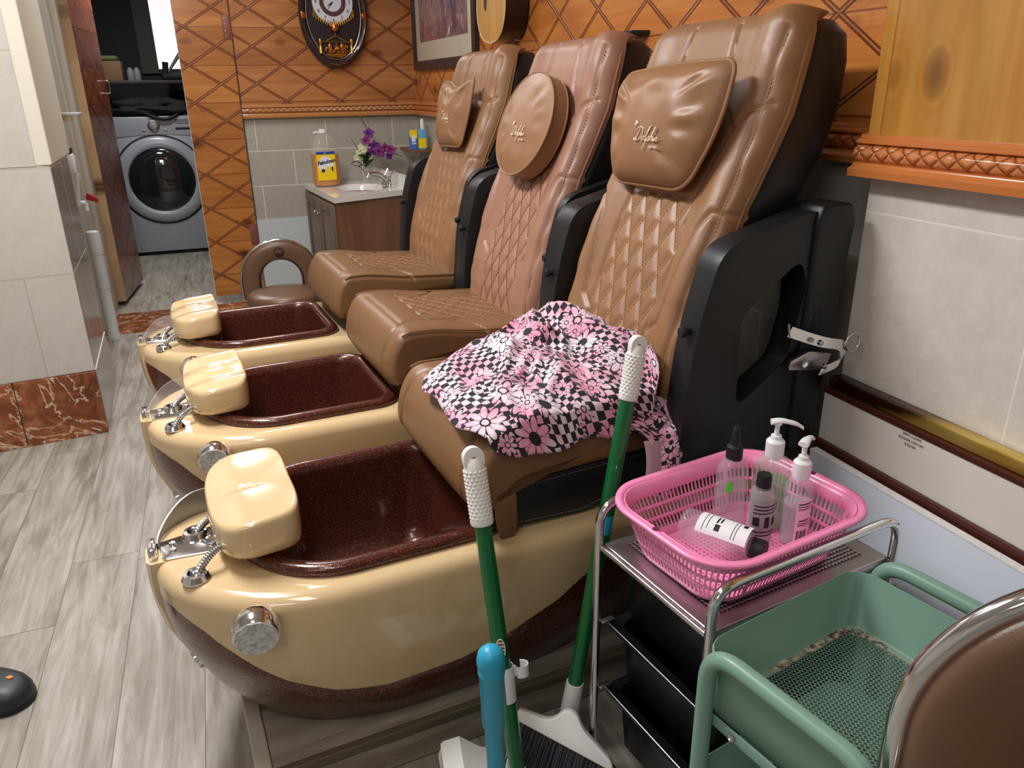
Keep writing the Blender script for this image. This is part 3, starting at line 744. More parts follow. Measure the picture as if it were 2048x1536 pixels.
    for z, dep, hw in ((.62, .09, .20), (.8, .11, .215), (.95, .15, .222), (1.08, .195, .232), (1.2, .200, .242), (1.3, .190, .245), (1.39, .172, .243), (1.44, .150, .236), (1.467, .115, .215), (1.478, .06, .17)):
        u0 = QU(z)+.026; ring = []
        for kq in range(40):
            q = 2*PI*kq/40; c, s = math.cos(q), math.sin(q); x = abs(c)**.45*math.copysign(1, c); y = abs(s)**.5*math.copysign(1, s)
            ring.append((u0+dep/2+x*dep/2, y*hw, z+(x*.0)))
        rr.append(ring)
    B().loft(rr).out('rear_shell', BLKL, root, T=TS, ang=50)
    # ---- armrests
    for s in (-1, 1):
        TS = Matrix.Translation((du+(.03 if s == -1 and k > 0 else 0), 0, -PZ))
        outl = fil2([(.785, .56), (.815, .88), (.866, 1.052), (1.10, 1.110), (1.165, 1.085), (1.125, .57)], [.03, .1, .05, .05, .02, .02], 8)
        win = fil2([(1.072, 1.012), (.925, .905), (.935, .705), (1.062, .795), (1.095, .95)], [.03, .03, .03, .03, .03], 5)
        win2 = fil2([(.975, .66), (1.09, .735), (1.085, .60), (.985, .585)], [.02]*4, 4)
        b = B(); w0, w1 = (s*.264, s*(.345 if s == 1 else (.325 if k == 0 else .30))); b.prism(outl, min(w0, w1), max(w0, w1), 'xz', bev=.010, holes=[win], seg=3)
        arm = b.out('armrest', BLKP, root, T=TS, ang=45)
        b = B(); b.prism(fil2([(1.09, .57), (1.095, 1.09), (1.108, 1.12), (1.185, 1.118), (1.20, 1.09), (1.155, .57)], .012), min(s*.25, s*.335), max(s*.25, s*.335), 'xz', bev=.006); b.out('arm_post', BLKP, arm, T=TS, ang=45)
        b = B(); mk = Matrix.Translation((.818, s*.296, .885)) @ Matrix.Rotation(-PI/2, 4, 'Y'); b.lathe([(.0075, -.01), (.0075, .008), (.011, .009), (.011, .017), (.009, .02), (0, .02)], 16, mk); b.out('arm_pin', BLK, arm, T=TS)
        b = B(); b.prism(fil2([(1.118, .80), (1.142, .81), (1.138, .90), (1.116, .895)], .008), s*.335-.002, s*.335+.003, 'xz', bev=.001); b.out('latch_plate', BLK, arm, T=TS)
    return root
ch1 = make_chair(0, 'nearest tan leather pedicure chair, with a patterned cloth on its seat and beige foot tub', TAN, SEATL, 0, 4, STITCH)
ch2 = make_chair(1, 'middle pedicure chair of the row, rosy tan leather behind a round cushion, empty seat', TAN2, SEATL, .055, 4, DSTITCH)
ch3 = make_chair(2, 'farthest pedicure chair of the row, nearest to the white sink', TAN, SEATL, .078, 4, STITCH)
from mathutils import noise as mn
# ------------------------------------------------------------------ head cushions hanging on the backrests
def cushion(name, label, k, du, outline, thick, mat, n_exp=.55, wob=.0, band=0, usurf=.0, zc=1.262, wc=0, boxy=False, eoff=(0, 0, 1), lean=.22):
    """outline: closed loop of (w, h) around its centre, lying along the backrest slope"""
    root = empty(name, label, 'cushion', tuple(RP(QU(zc)+du-.052-usurf-thick*.32, VC+SP*k+wc, zc)), RA, 'head cushions on the spa chairs')
    sl = Vector((lean, 0, 1)).normalized(); nn = Vector((-1, 0, lean)).normalized(); yy = Vector((0, 1, 0))
    N = len(outline)
    def P(w, h, t): return yy*w+sl*h+nn*t
    for sgn, nm in ((1, 'front'), (-1, 'back')):
        V = []; f = []; R = 26
        for i in range(R+1):
            r = 1-i/R
            for j, (w, h) in enumerate(outline):
                if boxy: pr = band/2+thick*.5*(1-r**2.6)
                else: pr = thick*(1-r**2.4)**.62
                if sgn > 0 and wob: an_ = 2*PI*j/N; pr += (wob*mn.noise(Vector((w*r*13, h*r*15, k*3)))+wob*.55*math.sin(an_*9+2.5*math.sin(an_*2+k))*max(0, 1-abs(r-.72)/.26))*math.sin(PI*min(1, (1-r)*1.25+.02))
                V.append(P(w*r, h*r, pr*sgn*(.62 if sgn < 0 and not boxy else 1)))
        for i in range(R):
            for j in range(N): f.append((i*N+j, i*N+(j+1) % N, (i+1)*N+(j+1) % N, (i+1)*N+j))
        if sgn > 0: body_v, body_f = V, f
        else:
            o = len(body_v); body_v = body_v+V; body_f = body_f+[tuple(q+o for q in ff) for ff in f]
    if boxy:
        for j in range(N): body_f.append((j, (j+1) % N, len(V)+(j+1) % N, len(V)+j))
    body = mesh('cover', body_v, body_f, mat, root, ang=60)
    if boxy:
        for t in (band/2, -band/2): B().tube([P(w*1.003, h*1.003, t) for w, h in outline], .0028, 8, closed=True).out('piping', mat, body)
    else: B().tube([P(w*1.005, h*1.005, 0) for w, h in outline], .0048, 10, closed=True).out('piping', mat, body)
    ft = thick+(band/2-thick*.5 if boxy else 0); ox, oy, os_ = eoff
    def emb(M2, s=1.0):
        M = frameM(P(-ox, oy, ft*(.93 if not boxy else 1)+.0012+wob*.3), (0, -1, 0), tuple(sl)) @ M2; s = s*os_
        K = .030*s
        strokes = [[(.18, .05), (.30, .55), (.36, 1.0)], [(-.05, .78), (.20, 1.05), (.62, 1.02), (.85, .70), (.80, .28), (.45, .0), (.05, .02), (-.12, .14), (.05, .22), (.30, .10)],
            [(1.12, .38), (.98, .34), (.94, .12), (1.08, .02), (1.22, .16), (1.18, .36), (1.30, .34), (1.42, .40), (1.62, 1.0), (1.60, 1.16), (1.50, 1.05), (1.42, .30), (1.46, .04), (1.58, .06), (1.70, .36), (1.66, .0), (1.52, -.50), (1.48, -.62)],
            [(1.68, .20), (1.80, .40), (1.94, .34), (1.92, .08), (1.78, .02), (1.90, .02), (2.06, .14), (2.26, .90), (2.28, 1.12), (2.18, 1.0), (2.06, .02), (2.14, .30), (2.26, .40), (2.34, .30), (2.32, .06), (2.40, .04), (2.52, .38), (2.50, .08), (2.60, .06), (2.70, .36), (2.68, .02), (2.76, .30), (2.88, .38), (2.94, .26), (2.92, .06), (3.04, .10)], [(2.57, .56), (2.60, .60)]]
        b = B()
        for st in strokes:
            pl_ = fillet([((x-1.5+y*.28)*K, (y-.25)*K, .0008) for x, y in st], .25*K, 4); b.tube(pl_, .0011*s, 6)
        o_ = b.out('embroidered_lettering', THREAD, body, T=M)
        text('embroidered_small_text', 'LEATHER', .0080*s, THREAD, body, M @ Matrix.Translation((.034*s, -.019*s, 0)), .0007, .2)
        b = B()
        for q in range(5):
            a = q*1.0+.3; b.tube([(-.046*s, .030*s, .0005), (-.046*s+.008*s*math.cos(a), .030*s+.009*s*math.sin(a), .001)], [.0026*s, .0008*s], 6)
        b.out('embroidered_emblem', THREAD, body, T=M)
    return root, emb
THREAD = plain('cream_embroidery_thread', srgb(236, 214, 184), .6)
o1 = [(p[0]*1.0, p[1]) for p in fil2([(.195, .112), (.0, .132), (-.197, .135), (-.192, .01), (-.130, -.128), (.150, -.132), (.196, -.02)], [.04, .1, .035, .06, .05, .04, .06], 9)]
c1, e1 = cushion('head_cushion', 'wide square-cornered leather head cushion with piping on the nearest chair back', 0, 0, o1, .058, TAN, wob=.010, wc=.005, eoff=(.03, -.03, .95))
e1(Matrix.Translation((-.002, -.004, 0)))
o2 = [(.172*math.cos(2*PI*i/72), .158*math.sin(2*PI*i/72)) for i in range(72)]
c2, e2 = cushion('head_cushion', 'round leather head cushion on the middle chair back', 1, .055, o2, .035, TAN, wob=.004, band=.05, boxy=True, zc=1.232, wc=.01, eoff=(.02, -.035, .95), lean=.36)
e2(Matrix.Translation((0.0, 0, 0)))
o3 = fil2([(.165, .115), (.06, .112), (0, .085), (-.165, .128), (-.165, .0), (-.135, -.125), (.12, -.135), (.17, -.02)], [.03, .04, .08, .02, .05, .03, .03, .06], 8)
c3, e3 = cushion('head_cushion', 'small square leather head cushion on the farthest chair back, dipped top edge', 2, .078, o3, .036, TAN, wob=.008, zc=1.258, eoff=(.02, -.03, .95))
e3(Matrix.Translation((0, 0, 0)), .8)

# ------------------------------------------------------------------ patterned cloth heaped on the nearest seat
def cloth():
    root = empty('cloth', 'crumpled pink, black and white daisy and checker cloth heaped on the nearest chair seat', 'cloth', tuple(RP(0, VC, 0)), RA)
    cx_, cy_ = .635, -.035; N = 210; MR = 90
    ol = [(0, .235), (25, .25), (48, .30), (70, .275), (95, .245), (120, .255), (150, .275), (180, .275), (205, .31), (225, .335), (245, .285), (270, .262), (295, .275), (315, .31), (335, .29), (360, .235)]
    # angle measured from +u towards +w
    def Rr(a):
        a = math.degrees(a) % 360; r = float(np.interp(a, [q[0] for q in ol], [q[1] for q in ol])); a = math.radians(a); return r*(1+.03*math.sin(5*a+.6)+.016*math.sin(9*a+1))
    def hh(u, w, r, a):
        p = Vector((u*5.5, w*5.5, 1.7)); q = p+Vector((mn.noise(p*.8), mn.noise(p*.8+Vector((5, 2, 1))), 0))*.9
        rid = 1-abs(mn.noise(q*1.15))*2.2; rid2 = 1-abs(mn.noise(q*2.6+Vector((9, 3, 0))))*2.4; rid3 = mn.noise(q*5.5)
        # long folds sweeping across
        s = math.sin((w*.55+u*.75)*38+2.6*mn.noise(p*.7))
        env = max(0, 1-r**3)
        dome = .098*max(0, 1-r*r)**.75*(1+.35*math.cos(a-.7))+.030*math.exp(-(((u-.80)/.09)**2+((w-.13)/.10)**2))
        z = .712+dome+env*(.022*rid+.014*rid2+.004*rid3+.011*s)+.006
        z += (1-env)*(.005+.004*math.sin(a*17))
        return z
    V = []; UV = []
    for i in range(MR+1):
        r = i/MR
        for j in range(N):
            a = 2*PI*j/N; R = Rr(a); u = cx_+R*r*math.cos(a); w = cy_+R*r*math.sin(a)
            z = hh(u, w, r, a)
            # falls over the near side, the front edge
            if w < -.262: z -= min(.05, (-.262-w)*1.5); w = -.262-(-.262-w)*.35-.004
            z = max(z, .655)
            # leans up on the backrest
            lim = QU(max(.68, min(1.4, z)))-.045
            if u > lim: z += (u-lim)*.9; u = lim-.004+(u-lim)*.25
            V.append((u, w, z)); UV.append((R*r*math.cos(a)*1.25+z*.5, R*r*math.sin(a)*1.25+z*.4))
    f = [(i*N+j, i*N+(j+1) % N, (i+1)*N+(j+1) % N, (i+1)*N+j) for i in range(MR) for j in range(N)]
    o = mesh('crumpled_body', V, f, CLOTH, root, ang=180, uv=UV)
    m = o.modifiers.new('thickness', 'SOLIDIFY'); m.thickness = .003; m.offset = -1
    # sleeve hanging between seat and armrest
    rings = []; uvs = []
    path = fillet([(.70, -.235, .735), (.755, -.268, .715), (.775, -.300, .66), (.77, -.318, .60), (.755, -.322, .545)], .05, 6); M_ = len(path)
    V = []; UV = []
    for i, p in enumerate(path):
        t = i/(M_-1); wd_ = .055+.012*math.sin(t*6); th = .014
        for j in range(24):
            q = 2*PI*j/24; V.append((p.x+math.cos(q)*wd_*(1-.45*t), p.y-(.012 if t > .3 else 0)+math.sin(q)*th*.8, p.z+math.sin(q)*th*(1-t)+.006*math.sin(3*q+t*9))); UV.append((.6+math.cos(q)*wd_, t*.28+.02*math.sin(q)))
    f = [(i*24+j, i*24+(j+1) % 24, (i+1)*24+(j+1) % 24, (i+1)*24+j) for i in range(M_-1) for j in range(24)]
    mesh('hanging_sleeve', V, f, CLOTH, root, ang=180, uv=UV)
    b = B(); b.loft([[(p.x-.025+.03*math.cos(q), p.y-.008+.008*math.sin(q), p.z+.004) for q in [2*PI*j/16 for j in range(16)]] for p in path[-12:]]); b.out('sleeve_lining', plain('pink_grey_lining', srgb(186, 146, 156), .85), root)
cloth()

# ------------------------------------------------------------------ latch clamp on the nearest armrest
cl = empty('toggle_clamp', 'bent chrome toggle clamp with a ring, fixed to the outer side of the nearest armrest', 'clamp', tuple(RP(0, VC, 0)), RA)
b = B(); b.prism(fil2([(1.045, .78), (1.15, .765), (1.165, .80), (1.10, .815), (1.05, .80)], .006), -.352, -.340, 'xz', bev=.002); b.out('base_plate', CHR2, cl)
arm_p = fillet([(1.035, -.350, .868), (1.075, -.358, .852), (1.115, -.372, .838), (1.165, -.378, .828), (1.168, -.378, .79), (1.12, -.372, .775)], .02, 6)
b = B(); b.loft([[(p.x-.006, p.y-.0025, p.z-.010+.004*(i%2)*0), (p.x+.006, p.y-.0025, p.z+.010), (p.x+.006, p.y+.0025, p.z+.010), (p.x-.006, p.y+.0025, p.z-.010)] for i, p in enumerate(arm_p)]); b.out('lever', CHR, cl)
B().tube([(1.185+.020*math.cos(2*PI*i/24), -.384, .832+.020*math.sin(2*PI*i/24)) for i in range(24)], .002, 8, closed=True).out('pull_ring', CHR, cl)
B().tube([(1.03, -.352, .885), (1.035, -.352, .855), (1.06, -.352, .86)], .003, 8).out('hook', CHR2, cl)
for (x, z) in ((1.09, .845), (1.11, .79)): B().lathe([(.006, -.003), (.006, .004), (0, .005)], 12, Matrix.Translation((x, -.385, z)) @ Matrix.Rotation(PI/2, 4, 'X')).out('rivet', CHR2, cl)

# ------------------------------------------------------------------ basket with holes
def pattern_sheet(fn, nu, nv, holes, name, mat, parent, thick, closedu=False):
    V, f = grid(fn, nu, nv, closedu); nU_ = nu if closedu else nu-1
    F2 = []
    for j in range(nv-1):
        for i in range(nU_):
            if not holes(i, j): F2.append(f[j*nU_+i])
    o = mesh(name, V, F2, mat, parent, ang=60)
    bm = bmesh.new(); bm.from_mesh(o.data); bmesh.ops.delete(bm, geom=[v for v in bm.verts if not v.link_faces], context='VERTS'); bm.to_mesh(o.data); bm.free()
    o.data.polygons.foreach_set('use_smooth', [True]*len(o.data.polygons))
    m = o.modifiers.new('thickness', 'SOLIDIFY'); m.thickness = thick; m.offset = 0
    return o
def rrect(hx, hy, r, q):
    """point on a rounded rectangle at fraction q"""
    c = 2*PI*q; segs = []; L = [2*(hx-r), PI*r/2, 2*(hy-r), PI*r/2]*2; tot = sum(L[:4])*2; d = (q % 1)*tot
    x, y = hx-r, -hy   # start lower right going... walk explicitly
    pts = [('l', (-(hx-r), -hy), (hx-r, -hy)), ('a', (hx-r, -hy+r), -PI/2), ('l', (hx, -(hy-r)), (hx, hy-r)), ('a', (hx-r, hy-r), 0), ('l', (hx-r, hy), (-(hx-r), hy)), ('a', (-(hx-r), hy-r), PI/2), ('l', (-hx, hy-r), (-hx, -(hy-r))), ('a', (-(hx-r), -hy+r), PI)]
    for (k, a, b2), l in zip(pts, L):
        if d <= l or (k == 'a' and a == pts[-1][1]):
            t = d/l if l else 0
            if k == 'l': return (a[0]+(b2[0]-a[0])*t, a[1]+(b2[1]-a[1])*t)
            return (a[0]+r*math.cos(b2+PI/2*t), a[1]+r*math.sin(b2+PI/2*t))
        d -= l
    return (-(hx-r), -hy)
CA = math.radians(8.0); CX, CY, CZ = .815, .985, .548
bk = empty('basket', 'pink slotted plastic basket holding clear bottles, on top of the chrome cart', 'basket', (.795, .985, CZ+.004), math.radians(9.5))
BH = .105; NUB = 360
def bw(q, t):
    hx = .150+.034*t**.8; hy = .105+.036*t**.8; x, y = rrect(hx, hy, .055+.02*t, q); return (x, y, BH*t)
ZR = [0, .04, .08, .14, .30, .36, .52, .58, .74, .84, 1.0]
V = []
side = pattern_sheet(lambda i, t: bw(i, ZR[int(round(t*(len(ZR)-1)))]), NUB, len(ZR), lambda i, j: (j in (3, 5, 7)) and i % 3 != 0 and (i//3) % 30 != 0, 'slotted_side', PINK, bk, .0022, True)
b = B(); rr = []
for off, z in ((0, .100), (.003, .106), (.008, .1085), (.016, .108), (.0175, .103), (.015, .101), (.006, .1015), (.0, .097)):
    rr.append([(lambda p: (p[0], p[1], z))(rrect(.184+off, .141+off, .075+off, i/120)) for i in range(120)])
b.loft(rr+[rr[0]], cap=False); b.out('rim', PINK, bk, ang=70)
def bottom(i, j):
    x = (i*2-1)*.150; y = (j*2-1)*.105
    r = .055; ax, ay = max(0, abs(x)-(.150-r)), max(0, abs(y)-(.105-r)); d = math.hypot(ax, ay)
    if d > r: s = r/d; x = math.copysign(.150-r+ax*s, x); y = math.copysign(.105-r+ay*s, y)
    return (x, y, .001)
pattern_sheet(bottom, 95, 67, lambda i, j: i % 3 == 1 and j % 3 == 1 and 8 < i < 86 and 5 < j < 61, 'perforated_bottom', PINK, bk, .0022)
b = B(); 
for sx in (-1, 1): b.lathe([(.006, 0), (.006, .0006), (0, .0006)], 16, Matrix.Translation((sx*.191, 0, .1087)))
b.out('rim_hole', plain('dark_pink', srgb(110, 30, 60), .5), bk)

# ------------------------------------------------------------------ bottles in the basket
BZ = CZ+.0075
def bottle(loc, h, r, label, liquid=None, fill=.5, cap='pump', capcol=WHT, lab=None, rot=None, rz=0, flat=.8, group='clear bottles in the pink basket', tint=None):
    root = empty('bottle', label, 'bottle', loc, rz, group)
    if rot: root.rotation_euler = rot
    T = Matrix.Diagonal((1, flat, 1, 1))
    sh = h*.80
    prof = [(r*.86, .0), (r*.97, .004), (r, .012), (r, sh*.80), (r*.95, sh*.87), (r*.75, sh*.95), (r*.42, sh), (r*.38, sh+.006)]
    body = B().lathe(prof, 36).out('clear_body', tint or CLEAR, root, T=T, ang=60)
    if liquid is not None:
        z1 = sh*fill; B().lathe([(r*.84, .003), (r*.95, .008), (r*.95, z1), (0, z1)], 36).out('liquid', liquid, body, T=T, ang=50)
    z = sh+.002
    if cap == 'pump':
        b = B(); b.lathe([(r*.46, z-.008), (r*.50, z), (r*.50, z+.024), (r*.40, z+.028), (r*.30, z+.029), (r*.28, z+.036)], 28); c = b.out('pump_collar', capcol, root)
        for q in range(3): pass
        b = B(); b.lathe([(.0045, z+.03), (.0045, z+.055), (.006, z+.056), (.008, z+.058), (.008, z+.064)], 14); b.out('pump_stem', capcol, c)
        b = B(); zz = z+.062
        pts = fillet([(-.012, 0, zz), (.006, 0, zz+.004), (.034, 0, zz-.002), (.046, 0, zz-.010)], .01, 5)
        rr2 = []
        for i, p in enumerate(pts):
            t = i/(len(pts)-1); w = .0095*(1-.6*t); th = .005*(1-.3*t); rr2.append([(p.x, p.y+w*math.cos(q), p.z+th*math.sin(q)) for q in [2*PI*k/14 for k in range(14)]])
        b.loft(rr2); b.out('pump_nozzle', capcol, c)
        b = B(); b.lathe([(.0025, .01), (.0025, z)], 8); b.out('dip_tube', CLEAR, body)
    elif cap == 'spout':
        b = B(); b.lathe([(r*.44, z-.006), (r*.46, z), (r*.46, z+.020), (r*.30, z+.024), (.009, z+.030), (.006, z+.056), (.004, z+.060), (0, z+.060)], 24); b.out('spout_cap', capcol, root)
    else:
        b = B(); b.lathe([(r*.50, z-.010), (r*.53, z-.006), (r*.53, z+.016), (r*.49, z+.019), (0, z+.019)], 24); b.out('screw_cap', capcol, root)
    if lab:
        col, a0, a1, z0, z1, txts = lab; b = B(); rr2 = []
        n = 16
        lo = [((r+.0006)*math.cos(a), (r+.0006)*math.sin(a)*flat, z0*sh) for a in np.linspace(a0, a1, n)]; hi = [(p[0], p[1], z1*sh) for p in lo]
        V = lo+hi; f = [(i, i+1, n+i+1, n+i) for i in range(n-1)]
        lb = mesh('label', V, f, col, body)
        b = B()
        for (fa0, fa1, fz, fh) in txts:     # printed lines and bars
            aa = a0+(a1-a0)*fa0; ab = a0+(a1-a0)*fa1; z_ = (z0+(z1-z0)*fz)*sh; hgt = fh*(z1-z0)*sh
            n2 = 6; an = np.linspace(aa, ab, n2); base = len(b.v)
            lo = [((r+.0011)*math.cos(a), (r+.0011)*math.sin(a)*flat, z_) for a in an]; hi = [(p[0], p[1], z_+hgt) for p in lo]
            b.add(lo+hi, [(i, i+1, n2+i+1, n2+i) for i in range(n2-1)])
        b.out('printed_marks', BLK, lb)
    return root
PAPER = plain('white_paper_label', (.82, .82, .82), .6); PINKPAPER = plain('pale_pink_label', srgb(240, 205, 218), .5)
LIME = plain('lime_sticker', srgb(90, 210, 60), .5)
lines8 = [(.08, .9-.2*(i % 2), .9-i*.09, .025) for i in range(5)]
bars = [(.15+.07*i, .15+.07*i+(.03 if i % 3 else .05), .06, .22) for i in range(9)]
LABC = glassy('printed_clear_film', (.35, .3, .34), .3, .35)
bottle((.832, 1.058, BZ), .185, .033, 'clear bottle with a black pointed spout cap and lime sticker', LIQ, .62, 'spout', BLK, (LIME, 3.55, 3.95, .60, .74, []), rz=.3)
bottle((.903, 1.034, BZ), .190, .034, 'taller white-pump bottle with pale green gel, behind the small black-capped bottle', glassy('green_gel', srgb(150, 200, 150), .08, .45), .66, 'pump', WHT, None, rz=-.5, tint=glassy('greenish_clear_plastic', srgb(190, 205, 180), .05, .3))
bottle((.845, .985, BZ), .155, .025, 'small printed bottle with a short black screw cap, standing in front', LIQ, .45, 'screw', BLK, (LABC, 3.1, 5.6, .12, .82, [(.1, .9, .86, .03), (.1, .8, .78, .03), (.1, .9, .70, .03), (.1, .3, .42, .2), (.45, .6, .38, .25), (.7, .9, .4, .2), (.1, .9, .26, .03), (.1, .9, .18, .03), (.2, .5, .02, .06)]), rz=.2, flat=.9)
bottle((.915, .972, BZ), .170, .032, 'shorter white-pump bottle with a pale pink barcode label', glassy('milky_gel', (.8, .75, .8), .08, .35), .6, 'pump', WHT, (PINKPAPER, 3.5, 4.75, .1, .72, [(.1, .85, .9, .03), (.1, .8, .84, .02), (.1, .85, .78, .02), (.2, .8, .5, .03), (.15, .85, .44, .02), (.15, .85, .39, .02)]+bars), rz=.55, flat=.75)
lb = bottle((.728, 1.050, BZ+.034), .165, .036, 'clear bottle lying on its side with a white paper label and black cap', None, .5, 'screw', BLK, (PAPER, 1.7, 3.3, .25, .95, [(.1, .9, .12, .012), (.1, .8, .2, .012), (.15, .5, .35, .03), (.15, .45, .42, .03), (.55, .8, .35, .1), (.1, .9, .7, .012), (.1, .9, .76, .012), (.1, .3, .84, .08)]), flat=.9)
d = Vector((.075, -.115, -.004)).normalized(); q = Vector((0, 0, 1)).rotation_difference(d); lb.rotation_mode = 'QUATERNION'; from mathutils import Quaternion
lb.rotation_quaternion = q

# ------------------------------------------------------------------ chrome cart with black drawers
ct = empty('drawer_cart', 'chrome tube cart with black drawers and a perforated steel top, under the pink basket', 'cart', (CX, CY, 0), CA)
hx, hy = .212, .150
for s, nm in ((1, 'far'), (-1, 'near')):
    pts = fillet([(-hx-.004, s*hy, .045), (-hx-.004, s*hy, CZ+.085), (hx+.004, s*hy, CZ+.085), (hx+.004, s*hy, .045)], .05, 8)
    B().tube(pts, .0085, 16).out('tube_frame', CHR, ct, ang=80)
for s in (-1, 1):
    B().tube([(s*hx, -hy, CZ-.006), (s*hx, hy, CZ-.006)], .006, 12).out('side_rail', CHR, ct)
    B().tube([(s*(hx+.002), -hy, .055), (s*(hx+.002), hy, .055)], .007, 12).out('bottom_rail', CHR, ct)
pattern_sheet(lambda i, j: (-hx+.004+i*2*(hx-.004), -hy+.004+j*2*(hy-.004), CZ), 97, 69, lambda i, j: i % 2 == 1 and j % 2 == 1 and 8 < i < 88 and 6 < j < 62, 'perforated_top', STEEL, ct, .0015)
b = B()
for s in (-1, 1): b = B(); b.box((-hx+.01, s*(hy-.008)-.002, CZ-.02), (hx-.01, s*(hy-.008)+.002, CZ-.002), bev=.001); b.out('top_lip', CHR2, ct)
BLKD = plain('black_drawer_plastic', (.006, .006, .007), .32)
for i, (z0, z1) in enumerate(((.385, .535), (.225, .372), (.065, .212))):
    rr = []
    for zz, ins in ((z0, .024), (z0+.004, .020), (z1-.010, .010), (z1-.006, -.014), (z1, -.014), (z1, -.008), (z1-.005, .010), (z0+.006, .026)):
        rr.append([(lambda p: (p[0], p[1], zz))(rrect(hx-.026-ins, hy-.016-ins*.7, .014, k/48)) for k in range(48)])
    b = B(); b.loft(rr); dr = b.out('drawer', BLKD, ct, ang=50)
    for s in (-1, 1):
        for sy in (-1, 1): b = B(); b.box((s*(hx-.014)-.014, sy*(hy-.012)-.006, z1+.002), (s*(hx-.014)+.014, sy*(hy-.012)+.006, z1+.007), bev=.001); b.out('drawer_runner', STEEL, ct)
    B().tube([(-hx+.013, -hy+.01, z1+.001), (-hx+.013, hy-.01, z1+.001)], .0012, 8).out('drawer_wire', CHR2, dr)
for sx in (-1, 1):
    for sy in (-1, 1):
        b = B(); b.lathe([(.016, -.008), (.019, -.005), (.019, .005), (.016, .008)], 20, Matrix.Translation((sx*hx, sy*hy, .0195)) @ Matrix.Rotation(PI/2, 4, 'X')); w = b.out('caster_wheel', BLKP, ct)
        b = B(); b.box((sx*hx-.008, sy*hy-.013, .026), (sx*hx+.008, sy*hy+.013, .046), bev=.002); b.out('caster_fork', CHR2, w)

# ------------------------------------------------------------------ sage green trolley
TA = math.radians(11.5)
TX, TY = .757, .607; TZ = .610; th_x, th_y = .178, .165
tr = empty('trolley', 'sage green metal trolley with wire mesh trays, beside the chrome cart', 'trolley', (TX, TY, 0), TA)
def tray(z0, depth, nm):
    rr = []
    for zz, ins in ((z0, .010), (z0+.003, .0065), (z0+depth-.003, .0), (z0+depth, .0008), (z0+depth+.001, .0022), (z0+depth-.001, .0035), (z0+.004, .0105), (z0+.001, .016)):
        rr.append([(lambda p: (p[0], p[1], zz))(rrect(th_x-ins, th_y-ins, .042-ins*.5, k/96)) for k in range(96)])
    b = B(); b.loft(rr, cap=False); ty = b.out(nm, TEAL, tr, ang=60)
    # border of the mesh
    outl = [rrect(th_x-.011, th_y-.011, .038, k/96) for k in range(96)]; inn = [rrect(th_x-.028, th_y-.028, .026, k/96) for k in range(96)]
    b = B(); b.prism(outl, z0+.0005, z0+.002, holes=[inn]); b.out('tray_border', RUSTY, ty, smooth=False)
    b = B(); hxx, hyy = th_x-.026, th_y-.026; pitch = .0068; sl = .55
    # two families of wires
    for sgn in (1, -1):
        k = -int((hxx+hyy*sl)/pitch)-2
        while k*pitch < hxx+hyy*sl+pitch:
            # x = k*pitch + sgn*sl*y
            pts = []
            for y in (-hyy, hyy):
                pts.append((k*pitch+sgn*sl*y, y))
            (xa, ya), (xb, yb) = pts
            # clip in x
            def clip(xa, ya, xb, yb):
                t0, t1 = 0, 1; dx = xb-xa
                for lim, sg in ((-hxx, 1), (hxx, -1)):
                    if abs(dx) < 1e-9: continue
                    t = (lim-xa)/dx
                    if sg*dx > 0: t0 = max(t0, t)
                    else: t1 = min(t1, t)
                if t0 >= t1: return None
                return (xa+dx*t0, ya+(yb-ya)*t0, xa+dx*t1, ya+(yb-ya)*t1)
            c = clip(xa, ya, xb, yb)
            if c and math.hypot(c[2]-c[0], c[3]-c[1]) > .01:
                p = Vector((c[0], c[1], z0+.0012)); q2 = Vector((c[2], c[3], z0+.0012)); dd = (q2-p).normalized(); nn = Vector((-dd.y, dd.x, 0))*.00062; up = Vector((0, 0, .0008))
                b.add([p-nn, p+nn, q2+nn, q2-nn, p-nn+up, p+nn+up, q2+nn+up, q2-nn+up], [(0, 3, 2, 1), (4, 5, 6, 7), (0, 1, 5, 4), (2, 3, 7, 6), (1, 2, 6, 5), (3, 0, 4, 7)])
            k += 1
    b.out('wire_mesh', TEAL, ty, smooth=False)
    return ty
t = NT('rust_stained_sage_metal'); n_ = t.noise(t.co(), 24, 6, .7); sx_ = t.sep(t.co()); far_ = t.math('GREATER_THAN', t.math('ADD', sx_[0], t.math('MULTIPLY', sx_[1], .9)), .08)
t.set(Base_Color=t.mix(t.math('MULTIPLY', t.ramp(n_, [(.42, 0.), (.55, 1.)]), far_), srgb(134, 152, 132), t.mix(t.ramp(t.noise(t.co(), 90, 4), [(.4, 0.), (.6, 1.)]), srgb(70, 46, 26), srgb(196, 184, 160))), Roughness=.8); RUSTY = t.m
tray(TZ-.100, .100, 'top_tray'); tray(.300, .085, 'middle_tray'); tray(.06, .085, 'bottom_tray')
